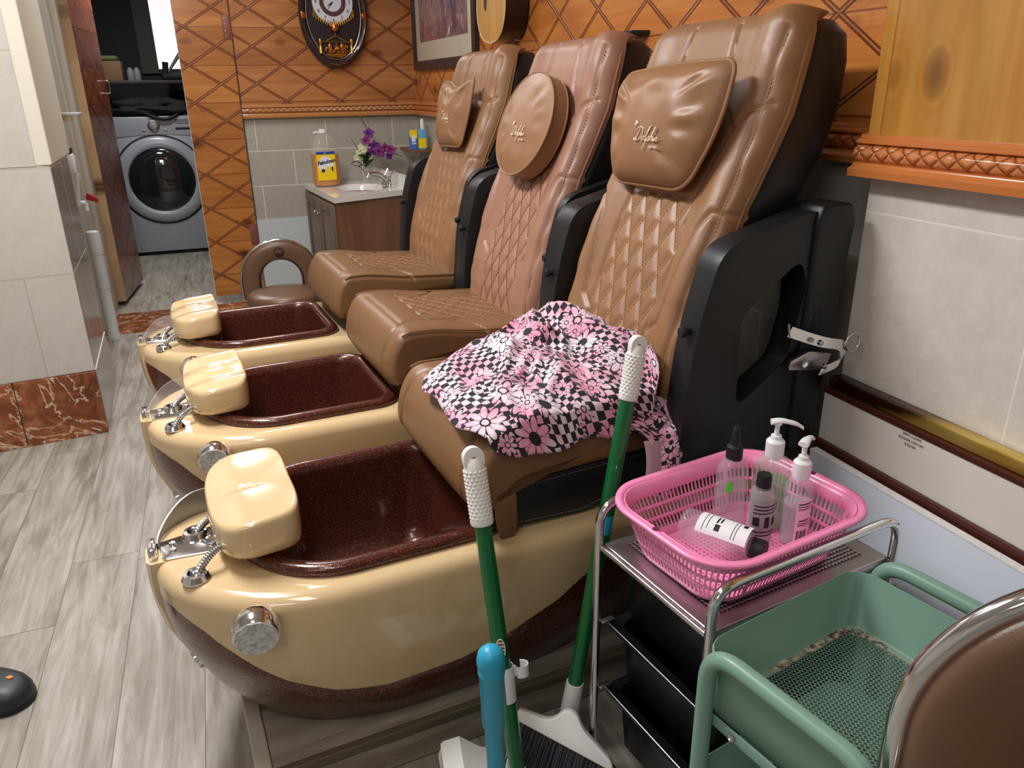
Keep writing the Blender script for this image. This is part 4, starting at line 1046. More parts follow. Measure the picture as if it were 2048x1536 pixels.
for s in (-1, 1):
    x = s*(th_x+.012)
    pts = fillet([(x, -th_y+.045, .035), (x, -th_y+.045, TZ+.024), (x, th_y-.03, TZ+.024), (x, th_y-.03, .035)], .055, 10)
    B().tube(pts, .0125, 18).out('tube_handle', TEAL, tr, ang=80)
    b = B(); b.box((s*(th_x+.001)-.0015, -th_y+.02, TZ-.110), (s*(th_x+.001)+.0015, th_y-.02, TZ-.092), bev=.0005); b.out('support_bar', TEAL, tr)
    b = B()
    for yy in (-.07, .09): b = B(); b.lathe([(.006, 0), (.006, .004), (.003, .005), (.002, .003), (0, .003)], 16, Matrix.Translation((s*(th_x+.003), yy, TZ-.101)) @ Matrix.Rotation(s*PI/2, 4, 'Y')); b.out('screw', CHR2, tr)
    for yy in (-1, 1):
        b = B(); b.lathe([(.015, -.007), (.018, -.004), (.018, .004), (.015, .007)], 20, Matrix.Translation((x, yy*(th_y-.03), .0185)) @ Matrix.Rotation(PI/2, 4, 'X')); b.out('caster_wheel', BLKP, tr)

# ------------------------------------------------------------------ stools with arched backs
def stool(loc, rz, label, zs, arch_off=(0, .24), arch_R=.205, band=.125, zc=.38, seatr=.185, leg=True, zarch=None, badge=False):
    root = empty('stool', label, 'stool', loc, rz, 'round stools with arched backs')
    mat = m_leather('dark_brown_leather' , srgb(112, 82, 60), .34, srgb(96, 68, 50)) if 'dark_brown_leather' not in bpy.data.materials else bpy.data.materials['dark_brown_leather']
    b = B(); b.lathe([(0, zs-.07), (seatr*.9, zs-.07), (seatr*.97, zs-.06), (seatr, zs-.035), (seatr*.985, zs-.012), (seatr*.93, zs), (seatr*.6, zs+.006), (0, zs+.008)], 48); st = b.out('seat', mat, root, ang=60)
    B().tube([(seatr*1.0*math.cos(2*PI*i/64), seatr*1.0*math.sin(2*PI*i/64), zs-.062) for i in range(64)], .006, 8, closed=True).out('chrome_band', CHR, st)
    y0 = arch_off[1]; N = 48; rr = []
    Rm = arch_R-band/2
    pts = [(Rm*math.cos(a), Rm*math.sin(a)) for a in np.linspace(0, PI, N)]; lg_ = [(Rm, -.10+.02*i) for i in range(5)]; pts = lg_+pts+[(-x, z) for x, z in lg_[::-1]]
    for (x, z) in pts:
        L = math.hypot(x, z); ox, oz = (x/L, z/L) if z > 0 else (math.copysign(1, x), 0); ring = []
        for k in range(20):
            q = 2*PI*k/20; c, s = math.cos(q), math.sin(q); e = .7
            ring.append((x+ox*band/2*math.copysign(abs(c)**e, c), y0+.026*math.copysign(abs(s)**e, s), zarch+z+oz*band/2*math.copysign(abs(c)**e, c)))
        rr.append(ring)
    b = B(); b.loft(rr); ar = b.out('arched_back', mat, root, ang=60); cr_ = .0085 if zarch < .6 else .013
    B().tube([((x/Rm*(arch_R+.006)), y0+.008, zarch+(z/Rm*(arch_R+.006) if z > 0 else z)) for x, z in pts], cr_, 14).out('chrome_edge', CHR, ar, ang=80)
    B().tube([((x/Rm*(arch_R-band+.008)), y0-.020, zarch+(z/Rm*(arch_R-band+.008) if z > 0 else z)) for x, z in pts], .004, 8).out('inner_piping', BLKL, ar, ang=80)
    for s in (-1, 1): B().tube(fillet([(s*.12, y0+.01, zarch-.09), (s*.12, y0+.01, zs-.09), (s*.06, .05, zs-.085)], .03, 5), .011, 10).out('back_bracket', CHR, root)
    if badge:
        M = frameM((0, y0-.031, zarch+Rm), (1, 0, 0), (0, 0, 1))
        b = B(); b.lathe([(.027, -.004), (.027, .002), (.025, .003), (0, .003)], 28, M); bd = b.out('round_badge', plain('dark_badge', srgb(62, 40, 34), .5), ar)
        text('badge_letters', 'STD', .020, plain('badge_thread', srgb(170, 130, 110), .6), bd, M @ Matrix.Translation((0, 0, .0035)), .0005)
    b = B(); b.lathe([(.025, .09), (.025, zs-.16), (.018, zs-.16), (.018, zs-.07)], 20); b.out('gas_lift', CHR2, root)
    for k in range(5):
        a = 2*PI*k/5+.3; b = B(); b.tube([(0, 0, .095), (.20*math.cos(a), .20*math.sin(a), .062)], [.018, .012], 10); lg = b.out('leg', CHR, root)
        b = B(); b.lathe([(.018, -.012), (.024, -.008), (.024, .008), (.018, .012)], 18, Matrix.Translation((.20*math.cos(a), .20*math.sin(a), .025)) @ Matrix.Rotation(PI/2, 4, 'X')); b.out('caster', BLKP, lg)
    return root
stool((.265, 4.12, 0), -.05, 'low round brown stool with an arched back and badge, in front of the sink cabinet', 0.36, (0, .24), .205, .098, zarch=.375, badge=True)
STN = stool((.695, .187, 0), -.6, 'brown stool with a chrome-edged arched back, bottom right corner beside the green trolley', .53, (0, .185), .210, .125, zarch=.688, seatr=.15)

# ------------------------------------------------------------------ brooms, dustpan and stick
def limbtube(b, p, q, r0, r1, seg=18): return b.tube([p, q], [r0, r1], seg)
def grip(root, p_top, axis, ln, r, hole=True, studs=True):
    """white studded grip ending at p_top"""
    ax = Vector(axis).normalized(); p0 = Vector(p_top)-ax*ln; q = Vector((0, 0, 1)).rotation_difference(ax).to_matrix().to_4x4(); M = Matrix.Translation(p0) @ q
    b = B(); b.lathe([(r*1.05, 0), (r*1.12, .006), (r*1.05, .014), (r*1.0, ln*.72), (r*.85, ln*.80), (r*.62, ln*.86)], 28, M); g = b.out('grip', DIRTYW, root, ang=60)
    # flattened end with a hanging hole
    N = 24; outer = [(r*.98*math.cos(a), r*.98*math.sin(a)*1.0) for a in np.linspace(0, PI, N)]; zt = ln-r*.98
    outl = [(-r*.90, ln*.74)]+[(-r*.98, ln*.82)]+[(x, zt+y) for x, y in outer[::-1]]+[(r*.98, ln*.82), (r*.90, ln*.74)]
    hol = [(r*.30*math.cos(a), (ln-r*1.75)+(r*.55 if math.sin(a) > 0 else -r*.75)+r*.30*math.sin(a)) for a in np.linspace(0, 2*PI, 17)[:-1]]
    b = B(); b.prism(outl, -r*.42, r*.42, 'xz', bev=r*.18, holes=[hol], M=M); b.out('hanging_loop', DIRTYW, g)
    if studs:
        b = B()
        for i in range(13):
            for j in range(14):
                a = 2*PI*(j+.5*(i % 2))/14; z = ln*(.10+.60*i/12); c = M @ Vector((r*1.0*math.cos(a), r*1.0*math.sin(a), z)); n = (M.to_3x3() @ Vector((math.cos(a), math.sin(a), 0)))
                Mm = Matrix.Translation(c) @ Vector((0, 0, 1)).rotation_difference(n).to_matrix().to_4x4(); b.lathe([(.0030, -.001), (.0027, .001), (.0014, .0022), (0, .0025)], 7, Mm)
        o = b.out('grip_studs', DIRTYW, g); o['kind'] = 'stuff'
    return g
# broom leaning on the chair
p0 = Vector((.565, 1.175, .118)); p1 = Vector((.705, 1.205, .912))
br = empty('broom', 'green-handled angled broom with dark bristles, leaning on the nearest chair beside the cart', 'broom', (0, 0, 0), 0, None)
ax = (p1-p0).normalized()
B().tube([p0, p1-ax*.115], .0155, 20).out('handle', GREEN, br, ang=80)
grip(br, p1, ax, .125, .0170)
B().tube([p0+ax*.40, p0+ax*.44], .0160, 16).out('sticker', BLUE, br)
hA = Vector((.435, 1.165, .125)); hB = Vector((.585, 1.035, .060)); hd = (hB-hA)
dn = Vector((-.30, -.42, -.85)).normalized(); side_ = hd.normalized().cross(dn).normalized()
L = hd.length; hx_ = hd.normalized(); up_ = -dn
Mh = Matrix(((hx_.x, up_.x, side_.x, hA.x), (hx_.y, up_.y, side_.y, hA.y), (hx_.z, up_.z, side_.z, hA.z), (0, 0, 0, 1)))
b = B(); pl_ = fil2([(0, -.002), (0, .020), (L*.36, .030), (L*.50, .068), (L*.62, .070), (L*.70, .045), (L*1.02, .016), (L*1.04, -.002)], [.006, .01, .03, .012, .012, .03, .01, .006], 5)
b.prism(pl_, -.016, .016, bev=.005, M=Mh); b.out('broom_head', DIRTYW, br, ang=50)
b = B(); b.lathe([(.021, -.03), (.019, .045)], 18, Matrix.Translation(p0) @ Vector((0, 0, 1)).rotation_difference(ax).to_matrix().to_4x4()); b.out('socket', DIRTYW, br)
BR = plain('grey_bristles', srgb(64, 70, 78), .7)
b = B(); rs = np.random.RandomState(3)
for i in range(27):
    for j in range(3):
        x = L*(.02+.98*i/26); zz = (j-1)*.009
        for q_ in range(5):
            r_ = rs.uniform(-1, 1, 3)*.0025; a = Mh @ Vector((x+r_[0], 0, zz+r_[1])); e = Mh @ Vector((x+r_[0]*2-.015*(1-i/26)-.010, -.082-.012*(1-i/26)+r_[2]*2, zz*1.7+r_[1]*3)); 
            if e.z < .003: e.z = .003
            b.tube([a, e], [.0012, .0009], 4)
o = b.out('bristles', BR, br); o['kind'] = 'stuff'
# dustpan with its own tall handle
dp = empty('dustpan', 'white upright dustpan with green combs and a tall green handle with studded white grip', 'dustpan', (0, 0, 0))
q0 = Vector((.392, 1.045, .10)); q1 = Vector((.362, 1.182, .755)); ax = (q1-q0).normalized()
B().tube([q0, q1-ax*.12], .0158, 20).out('handle', GREEN, dp, ang=80)
grip(dp, q1, ax, .145, .0195)
# oval sticker on the handle
t = NT('red_striped_sticker'); s_ = t.sep(t.co()); t.set(Base_Color=t.mix(t.math('GREATER_THAN', t.math('SINE', t.math('MULTIPLY', s_[2], 900.)), .0), srgb(150, 40, 40), srgb(225, 205, 190)), Roughness=.4)
cpt = q0+ax*.285; Ms = frameM(cpt+Vector((-.004, -.0162, 0)), (1, -.25, 0), tuple(ax))
st_ = B().prism([(.0085*math.cos(a), .022*math.sin(a)) for a in np.linspace(0, 2*PI, 25)[:-1]], -.001, .0006, M=Ms).out('oval_sticker', t.m, dp)
B().tube([Ms @ Vector((.0085*math.cos(a), .022*math.sin(a), .0008)) for a in np.linspace(0, 2*PI, 25)[:-1]], .0008, 6, closed=True).out('sticker_border', PAPER, dp)
# clip
cp = q0+ax*.205; b = B(); Mc = frameM(cp, (1, 0, 0), tuple(ax))
b.prism([(.0165*math.cos(a), .0165*math.sin(a)) for a in np.linspace(-1.9, 1.9, 16)]+[(.019*math.cos(a), .019*math.sin(a)) for a in np.linspace(1.9, -1.9, 16)], -.035, .035, M=Mc @ Matrix.Rotation(-PI/2, 4, 'X') @ Matrix.Rotation(0, 4, 'Z')); cb = b.out('handle_clip', WHT, dp)
b = B(); b.prism([(.0335+.013*math.cos(a), .013*math.sin(a)) for a in np.linspace(-2.4, 1.3, 18)]+[(.0335+.0155*math.cos(a), .0155*math.sin(a)) for a in np.linspace(1.3, -2.4, 18)], .008, .030, M=Mc @ Matrix.Rotation(-PI/2, 4, 'X')); b.box((.016, -.004, .010), (.024, .004, .028), M=Mc @ Matrix.Rotation(-PI/2, 4, 'X')); b.out('clip_hook', WHT, cb)
# pan: box open to the right front, standing on its back edge
dpm = Matrix.Translation((.362, 1.070, .0)) @ Matrix.Rotation(math.radians(-10), 4, 'Z')
def pan_part(nm, b, m): return b.out(nm, m, dp, T=dpm, ang=40)
b = B(); b.prism(fil2([(-.105, .0), (.11, 0), (.125, .02), (.10, .05), (-.04, .105), (-.075, .16), (-.098, .165), (-.115, .10)], [.004, .004, .01, .02, .03, .012, .012, .03]), -.072, -.066, 'xz', bev=.0015); pan_part('side_wall', b, DIRTYW)
b = B(); b.prism(fil2([(-.105, .0), (.11, 0), (.125, .02), (.10, .05), (-.04, .105), (-.075, .13), (-.098, .13), (-.115, .10)], [.004, .004, .01, .02, .03, .012, .012, .03]), .066, .072, 'xz', bev=.0015); pan_part('side_wall', b, DIRTYW)
b = B(); b.box((-.105, -.068, .002), (.115, .068, .006)); b.box((-.108, -.068, .0), (-.100, .068, .128)); pan_part('tray', b, DIRTYW)
b = B(); rr = []
for x, z in ((-.104, .128), (-.07, .135), (-.03, .10), (.0, .085)): rr.append([(x, -.068, z), (x, .068, z), (x, .068, z+.004), (x, -.068, z+.004)])
b.loft(rr); pan_part('hood', b, DIRTYW)
GRN2 = plain('green_rubber', srgb(16, 138, 92), .45)
b = B(); b.box((.112, -.07, .0), (.126, .07, .012), bev=.002)
for i in range(12): b.prism(fil2([(.112, .010), (.124, .010), (.128, .045), (.122, .052), (.112, .03)], .003), -.066+i*.0118, -.063+i*.0118, 'xz')
comb = pan_part('comb_lip', b, GRN2)
for y in (-.035, .01):
    b = B(); b.prism(fil2([(.01, .086), (.045, .078), (.04, .115), (.018, .125)], .008), y-.002, y+.002, 'xz', bev=.001); pan_part('comb_tooth', b, DIRTYW)
b = B(); b.lathe([(.018, .08), (.016, .12), (.0125, .128)], 18, Matrix.Translation((q0.x, q0.y, 0))); b.out('handle_socket', DIRTYW, dp)
# turquoise stick
s0 = Vector((.318, .945, .0)); s1 = Vector((.296, .905, .548)); ax = (s1-s0).normalized(); Mx = Matrix.Translation(s0) @ Vector((0, 0, 1)).rotation_difference(ax).to_matrix().to_4x4(); Ls = (s1-s0).length
sk = empty('mop_handle', 'upright turquoise plastic pole with a domed end, in front of the dustpan', 'mop', (0, 0, 0))
b = B(); b.lathe([(.0155, .03), (.0155, Ls-.168), (.016, Ls-.166)], 24, Mx); b.out('pole', BLUE, sk)
b = B(); b.lathe([(.016, Ls-.170), (.0192, Ls-.158), (.0200, Ls-.050), (.0215, Ls-.046), (.0215, Ls-.042), (.0203, Ls-.040), (.0222, Ls-.030), (.0225, Ls-.020), (.0200, Ls-.008), (.0145, Ls-.001), (.0075, Ls+.003), (0, Ls+.0045)], 32, Mx); b.out('domed_grip', BLUE, sk, ang=50)
b = B(); b.lathe([(0, .0), (.030, .0), (.033, .006), (.028, .03), (.02, .045), (.0155, .06)], 24, Mx); b.out('foot', plain('dark_rubber', (.03, .03, .03), .7), sk)

# ------------------------------------------------------------------ boards leaning along the near right wall
WB = plain('off_white_painted_board', srgb(214, 206, 196), .45, bumpn=(14, .06, .002)); BW = plain('dark_brown_edging', srgb(74, 34, 24), .35); LB = plain('pale_blue_white_board', srgb(214, 220, 230), .35, bumpn=(10, .05, .002))
t = NT('worn_brass_strip'); n_ = t.noise(t.co(scale=(1, .25, 1)), 9, 3, .6); t.set(Base_Color=t.ramp(n_, [(.42, srgb(66, 36, 24)), (.55, srgb(196, 160, 70)), (.68, srgb(232, 206, 120))]), Metallic=.7, Roughness=.28); BRASS = t.m
bdA = empty('door_slab', 'off-white slab with dark brown edging and a brass top strip, leaning along the right wall', 'board', (1.222, 1.262, 0), 0)
b = B(); b.box((0, -2.2, .004), (.040, 0, .708), bev=.002); b.out('slab', WB, bdA)
TL = Matrix.Rotation(math.radians(0.9), 4, 'X')
b = B(); b.box((-.004, -2.2, .700), (.046, .0, .712), bev=.002); eA = b.out('top_edging', BW, bdA)
b = B(); b.box((.006, -2.2, .712), (.044, .0, .738), bev=.006); b.out('brass_strip', BRASS, eA)
b = B(); b.box((-.014, -2.2, .560), (.001, .0, .590), bev=.004); b.out('lower_edging', BW, bdA)
Mt = frameM((-.0006, -.245, .685), (0, -1, 0), (0, 0, 1))
Mt = Mt @ Matrix.Rotation(PI, 4, 'Z')
for i, s_ in enumerate(('NOTICE', 'DO NOT REMOVE', 'SAFETY LABEL')):
    text('printed_text', s_, .0075, plain('grey_print', (.12, .12, .12), .7) if i == 0 else bpy.data.materials['grey_print'], bdA, Mt @ Matrix.Translation((0, .012-.010*i, 0)), .0002)
bdB = empty('pale_board', 'pale blue-white flat panel standing in front of the brown-edged slab, behind the cart', 'board', (1.190, 1.235, 0), 0)
b = B(); b.box((-.012, -1.9, .004), (.006, .0, .575), bev=.001); b.out('panel', LB, bdB)
b = B(); b.box((-.0125, -1.9, .574), (.0065, .0, .578)); b.out('chipped_edge', plain('raw_white_edge', (.75, .72, .7), .8, bumpn=(120, .6, .004)), bdB)
bdC = empty('moulding_stack', 'low stack of white painted frames with a brass latch, beside the cart', 'frame', (1.115, 1.20, 0), 0)
WD = plain('raw_wood_strip', srgb(140, 116, 92), .6)
for i, (x0, x1, h_, m_) in enumerate(((-.035, -.015, .372, WHT), (-.013, .0, .388, plain('cream_moulding', srgb(226, 220, 204), .4)), (.002, .012, .398, WD), (.014, .036, .405, WHT), (.038, .048, .41, WD))):
    b = B(); b.box((x0, -1.6, .004), (x1, 0, h_), bev=.0015); b.out('frame_rail', m_, bdC)
b = B(); b.box((-.040, -.235, .350), (-.012, -.195, .376), bev=.004); b.lathe([(.006, 0), (.006, .01)], 12, Matrix.Translation((-.025, -.215, .376))); b.out('brass_latch', BRASS, bdC)
bdD = empty('white_box', 'white flat carton with a dark rectangle, below the right handle of the sage green trolley', 'box', (1.045, .66, 0), 0)
b = B(); b.box((-.02, -.25, .004), (.02, .15, .42), bev=.004); b.out('carton', plain('white_card', srgb(226, 228, 230), .5), bdD)
b = B(); b.box((-.0212, -.13, .385), (-.0195, -.03, .4185)); b.box((-.019, -.13, .4190), (.019, -.03, .4205)); b.out('dark_rectangle', plain('slate_print', srgb(44, 52, 62), .5), bdD)

# ------------------------------------------------------------------ shoe at the left edge
sh = empty('shoe', 'black shoe, only its toe in view at the left edge on the grey plank floor', 'shoe', (-.672, 1.80, 0), math.radians(-30))
rr = []
for x, w, h_ in ((-.20, .036, .095), (-.19, .042, .100), (-.14, .046, .100), (-.08, .050, .088), (-.02, .057, .074), (.03, .060, .066), (.06, .056, .062), (.085, .046, .054), (.102, .031, .042), (.110, .012, .030)):
    rr.append([(x, w*math.copysign(abs(math.cos(q))**.7, math.cos(q)), .014+max(0, h_-.014)*(math.sin(q)**.8 if math.sin(q) > 0 else 0)) for q in np.linspace(0, 2*PI, 41)[:-1]])
b = B(); b.loft(rr); b.out('upper', m_leather('black_shoe_leather', (.012, .014, .018), .45), sh, ang=60)
b = B(); b.prism([(p[0], p[1]) for p in fil2([(-.205, -.040), (-.08, -.052), (.04, -.063), (.095, -.046), (.118, 0), (.095, .046), (.04, .063), (-.08, .052), (-.205, .040)], .03, 6)], .002, .018, bev=.004); b.out('sole', BLK, sh)
b = B(); b.prism([(.05, .010), (.062, .006), (.068, .014), (.058, .018)], .058, .0635); b.out('orange_mark', plain('orange_patch', srgb(220, 140, 70), .6), sh)
# ------------------------------------------------------------------ doorway
CREAM = plain('cream_door_trim', srgb(206, 200, 184), .5)
WOODJ = m_pine('raw_stud_wood', 'ZX', (0, 0), plank=.5, lat=False, c1=srgb(186, 150, 104), c2=srgb(214, 182, 138), rough=.6, seams=False, knots=True)
slab('wall_back_left', (-3.2, 5.61, 0), (-.80, 5.72, 2.5), plain('left_back_paint', (.5, .49, .46), .7))
slab('wall_side_left', (-.86, 4.12, 0), (-.75, 5.40, 2.5), plain('cream_wall', srgb(176, 170, 156), .6))
slab('trim_5', (-.79, 5.42, 0), (-.745, 5.64, 2.5), CREAM, bev=.004)
slab('trim_6', (-.745, 5.50, 0), (-.715, 5.66, 2.5), plain('pale_door_frame', srgb(196, 188, 172), .5), bev=.003)
o = slab('trim_7', (-.80, 4.94, .0), (.235, 5.41, .006), MAR)
PINED = m_pine('knotty_pine_door', 'XZ', (.096+.35*4, -1.496+.22*10+.0), dx=.35, dz=.22, plank=.22, c1=srgb(190, 112, 48), c2=srgb(222, 154, 78))
d1 = empty('door_1', loc=(.228, 5.545, 0), rz=0); d1['kind'] = 'structure'
B().box((-.318, 0, .03), (0, .03, 2.2), bev=.002).out('panelled_leaf', PINED, d1, smooth=False)
B().box((-.322, .002, .03), (-.3185, .03, 2.2)).out('edge_strip', CREAM, d1, smooth=False)
B().box((.0035, .004, .0), (.010, .03, 2.5)).out('gap_shade_strip', plain('gap_shade_colour', srgb(60, 44, 34), .8), d1, smooth=False)  # solid strip, coloured dark to stand in for shade in the door gap
RUST = plain('rusty_hinge', srgb(136, 84, 70), .55, .3)
for z in (1.715, .43):
    b = B(); b.box((-.044, -.003, z-.07), (.0, .0, z+.07), bev=.002); b.lathe([(.005, z-.07), (.005, z+.07)], 12, Matrix.Translation((.003, -.004, 0))); h_ = b.out('hinge', RUST, d1)
    b = B()
    for zz in (-.05, -.02, .02, .05): b.lathe([(.0055, 0), (.004, .003), (0, .003)], 10, Matrix.Translation((-.03, -.003, z+zz)) @ Matrix.Rotation(PI/2, 4, 'X'))
    b.out('hinge_screws', CHR2, h_)
# open leaf
a2 = math.atan2(6.29-5.659, -.607+.675)
d2 = empty('door_2', loc=(-.690, 5.664, 0), rz=a2); d2['kind'] = 'structure'
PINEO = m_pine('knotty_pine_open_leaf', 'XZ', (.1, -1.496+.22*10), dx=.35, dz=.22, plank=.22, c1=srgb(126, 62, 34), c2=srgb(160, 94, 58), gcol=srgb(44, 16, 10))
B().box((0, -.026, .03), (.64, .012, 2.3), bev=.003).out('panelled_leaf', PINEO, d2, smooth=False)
B().box((-.004, -.027, .03), (-.0002, .030, 2.3)).out('raw_edge', WOODJ, d2, smooth=False)
B().box((0, .013, .03), (.60, .030, 2.3)).out('backing_board', CREAM, d2, smooth=False)
b = B(); b.tube(fillet([(.55, -.027, 1.42), (.55, -.06, 1.42), (.55, -.06, 1.34), (.55, -.027, 1.34)], .02, 5), .0035, 10); b.out('pull_handle', CHR, d2)
# fixtures beside the doorway
fx = empty('water_filter', 'tall white water filter tube standing behind the tiled pillar', 'water filter', (-.672, 4.86, 0))
b = B(); b.lathe([(.038, .0), (.038, .02), (.032, .03), (.032, .30), (.034, .30), (.034, .50), (.036, .50), (.038, .60), (.032, .625), (.02, .63), (0, .63)], 28); b.out('housing', plain('pale_grey_plastic', srgb(196, 200, 198), .35), fx)
fx2 = empty('dispenser', 'small white dispenser with a dark top on the side wall above the red valve', 'dispenser', (-.697, 4.6, .96))
b = B(); b.box((-.052, -.04, 0), (.05, .04, .10), bev=.012); b.out('case', WHT, fx2)
b = B(); b.box((-.052, -.035, .102), (.045, .035, .13), bev=.006); b.out('dark_top', plain('olive_black', srgb(50, 52, 34), .6), fx2)
b = B(); b.prism([(.02, -.16), (.03, -.16), (.055, 0), (.05, 0)], -.03, .03, 'xz'); b.out('bracket', WHT, fx2)
vl = empty('valve', 'red-handled valve on a white pipe behind the pillar', 'valve', (-.697, 4.70, .80))
b = B(); b.tube([(-.052, 0, 0), (.05, 0, .0)], .014, 14); b.tube([(.045, 0, .0), (.045, 0, -.04)], .012, 12); b.out('white_pipe', WHT, vl)
b = B(); b.prism(fil2([(.05, .02), (.11, .0), (.10, .03), (.06, .055)], .006), -.012, .012, 'xz', bev=.003); b.out('red_lever', plain('red_plastic', srgb(150, 20, 24), .4), vl)
sf = empty('wall_shelf', 'small grey shelf bracket above the white dispenser', 'shelf', (-.70, 4.45, 1.245))
b = B(); b.box((-.048, -.08, 0), (.14, .08, .014), bev=.003); b.out('board', plain('grey_board', srgb(168, 166, 160), .5), sf)
b = B(); b.box((-.048, -.085, -.022), (.11, -.06, -.001)); b.out('wood_batten', WOODJ, sf)

# ------------------------------------------------------------------ laundry room
GREY = plain('grey_enamel', srgb(158, 163, 170), .3, .1)
wm = empty('washing_machine', 'grey front-loading washing machine behind the pine door', 'washing machine', (-.405, 7.42, 0))
b = B(); b.box((-.40, 0, .03), (.40, .70, 1.155), bev=.012); b.out('cabinet', GREY, wm)
b = B(); b.box((-.36, .05, .002), (.36, .66, .03)); b.out('plinth', BLK, wm)
Mf = Matrix.Rotation(PI/2, 4, 'X') @ Matrix.Identity(4); Mf = Matrix.Translation((0, 0, .640)) @ Matrix.Rotation(PI/2, 4, 'X')
b = B(); b.lathe([(.372, -.004), (.372, .003), (.362, .006)], 72, Mf); b.out('door_seam', BLK, wm)
b = B(); b.lathe([(.358, .0), (.356, .012), (.34, .024), (.30, .034), (.27, .030), (.262, .022), (.262, .004)], 72, Mf); dr = b.out('door_ring', GREY, wm, ang=60)
b = B(); b.lathe([(.262, .010), (.26, .020), (.235, .022), (.225, .030), (.18, .046), (.10, .056), (0, .060)], 64, Mf)
b.out('door_glass', plain('dark_door_glass', (.012, .014, .015), .06, 0, .8), dr, ang=70)
b = B(); b.prism(fil2([(-.40, .985), (0, 1.02), (.40, .985), (.40, 1.15), (-.40, 1.15)], [.001, .4, .001, .01, .01], 10), -.006, .0, 'xz', bev=.002); pn = b.out('control_panel', plain('lighter_grey_panel', srgb(166, 171, 178), .25, .2), wm)
mkn = Matrix.Translation((.0, -.006, 1.085)) @ Matrix.Rotation(PI/2, 4, 'X')
b = B(); b.lathe([(.046, 0), (.046, .008), (.040, .012), (.034, .012), (.032, .028), (.028, .032), (0, .033)], 36, mkn); b.out('selector_knob', CHR2, pn)
for x in (-.08, .09): B().lathe([(.011, 0), (.010, .006), (0, .007)], 16, Matrix.Translation((x, -.006, 1.045)) @ Matrix.Rotation(PI/2, 4, 'X')).out('button', CHR2, pn)
B().box((.165, -.009, 1.045), (.30, -.004, 1.063), bev=.001).out('display_slot', BLK, pn)
B().box((.17, -.008, 1.09), (.30, -.005, 1.13)).out('display', plain('grey_display', srgb(110, 116, 124), .2), pn)
lsf = empty('shelf', 'dark laundry shelf above the washing machine', 'shelf', (-.50, 7.62, 1.41))
b = B(); b.box((-.86, -.12, 0), (.42, .30, .025), bev=.002); b.out('board', plain('dark_shelf', srgb(52, 42, 36), .5), lsf)
b = B(); b.box((-.86, .16, -.25), (-.83, .19, 0)); b.box((.38, .16, -.25), (.41, .19, 0)); b.out('brackets', BLK, lsf) if False else None
bx = empty('cardboard_box', 'brown cardboard box on the dark laundry shelf', 'box', (-.68, 7.62, 1.436))
b = B(); b.box((-.12, -.10, 0), (.10, .12, .15), bev=.003); b.out('carton', plain('dim_cardboard', srgb(120, 92, 62), .7), bx)
bx2 = empty('bag', 'olive bag lying on top of the cardboard box', 'bag', (-.68, 7.63, 1.588))
b = B(); b.box((-.11, -.09, 0), (.08, .10, .04), bev=.018, seg=4); b.out('bag_body', plain('olive_bag', srgb(92, 98, 52), .6), bx2)
for x in (-.52, -.47):
    b = B(); b.lathe([(.026, 0), (.028, .01), (.028, .07), (.018, .09), (.012, .10), (0, .10)], 18); o = b.out('bottle', plain('grey_bottle_plastic', srgb(120, 120, 116), .5) if 'grey_bottle_plastic' not in bpy.data.materials else bpy.data.materials['grey_bottle_plastic']); o.location = (x, 7.56, 1.436); tag(o, 'grey bottle on the laundry shelf, %s of two beside the cardboard box' % ('nearer' if x < -.5 else 'farther'), 'bottle', 'grey bottles on the laundry shelf')
bc_ = empty('black_bag', 'black cloth bundle with a looped cord hanging over the top of the washing machine', 'bag', (-.42, 7.55, 1.158))
def blob(nm, m, par, sx, sy, sz, seed, amp=.15, n=28):
    V = []; f = []
    for i in range(n+1):
        for j in range(n*2):
            th = PI*i/n; ph = PI*j/n; d_ = Vector((math.sin(th)*math.cos(ph), math.sin(th)*math.sin(ph), math.cos(th))); r = 1+amp*mn.noise(d_*2.3+Vector((seed, 0, 0)))+amp*.5*mn.noise(d_*5+Vector((0, seed, 0)))
            p = d_*r; V.append((p.x*sx, p.y*sy, max(0, p.z*sz+sz*.7)))
    for i in range(n):
        for j in range(n*2): f.append((i*2*n+j, i*2*n+(j+1) % (2*n), (i+1)*2*n+(j+1) % (2*n), (i+1)*2*n+j))
    return mesh(nm, V, f, m, par, ang=180)
blob('bundle', plain('black_fabric', (.01, .01, .012), .8), bc_, .33, .16, .085, 4., .3)
b = B(); b.tube(fillet([(-.05, -.12, .03), (.02, -.17, -.005), (.10, -.165, -.03), (.19, -.16, -.01), (.24, -.10, .04)], .06, 6), .014, 12); b.out('looped_cord', BLK, bc_)
wnd = empty('window_1', loc=(-.21, 8.29, 1.80)); wnd['kind'] = 'structure'
B().box((-.115, -.012, -.26), (.095, -.002, .40)).out('bright_pane', plain('daylit_pane', (.8, .78, .8), .5, emit=srgb(244, 232, 236), es=1.0), wnd, smooth=False)
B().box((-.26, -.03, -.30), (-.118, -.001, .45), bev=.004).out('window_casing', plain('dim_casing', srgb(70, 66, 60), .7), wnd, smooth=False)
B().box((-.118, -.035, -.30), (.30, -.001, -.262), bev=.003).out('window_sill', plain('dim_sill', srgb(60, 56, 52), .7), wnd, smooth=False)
vc = empty('vacuum_wand', 'black and grey appliance wand with a knob, leaning before the bright laundry window', 'vacuum', (-.24, 7.99, 1.44))
b = B(); b.tube([(0, 0, .07), (.14, 0, .25)], [.010, .018], 12); b.out('grey_wand', plain('grey_wand', srgb(120, 122, 128), .4), vc)
b = B(); b.tube([(-.03, 0, .018), (-.015, 0, .15)], [.022, .026], 14); b.out('black_grip', BLK, vc)
b = B(); b.box((-.06, -.06, .0), (.22, .06, .06), bev=.02); b.out('body', BLK, vc)

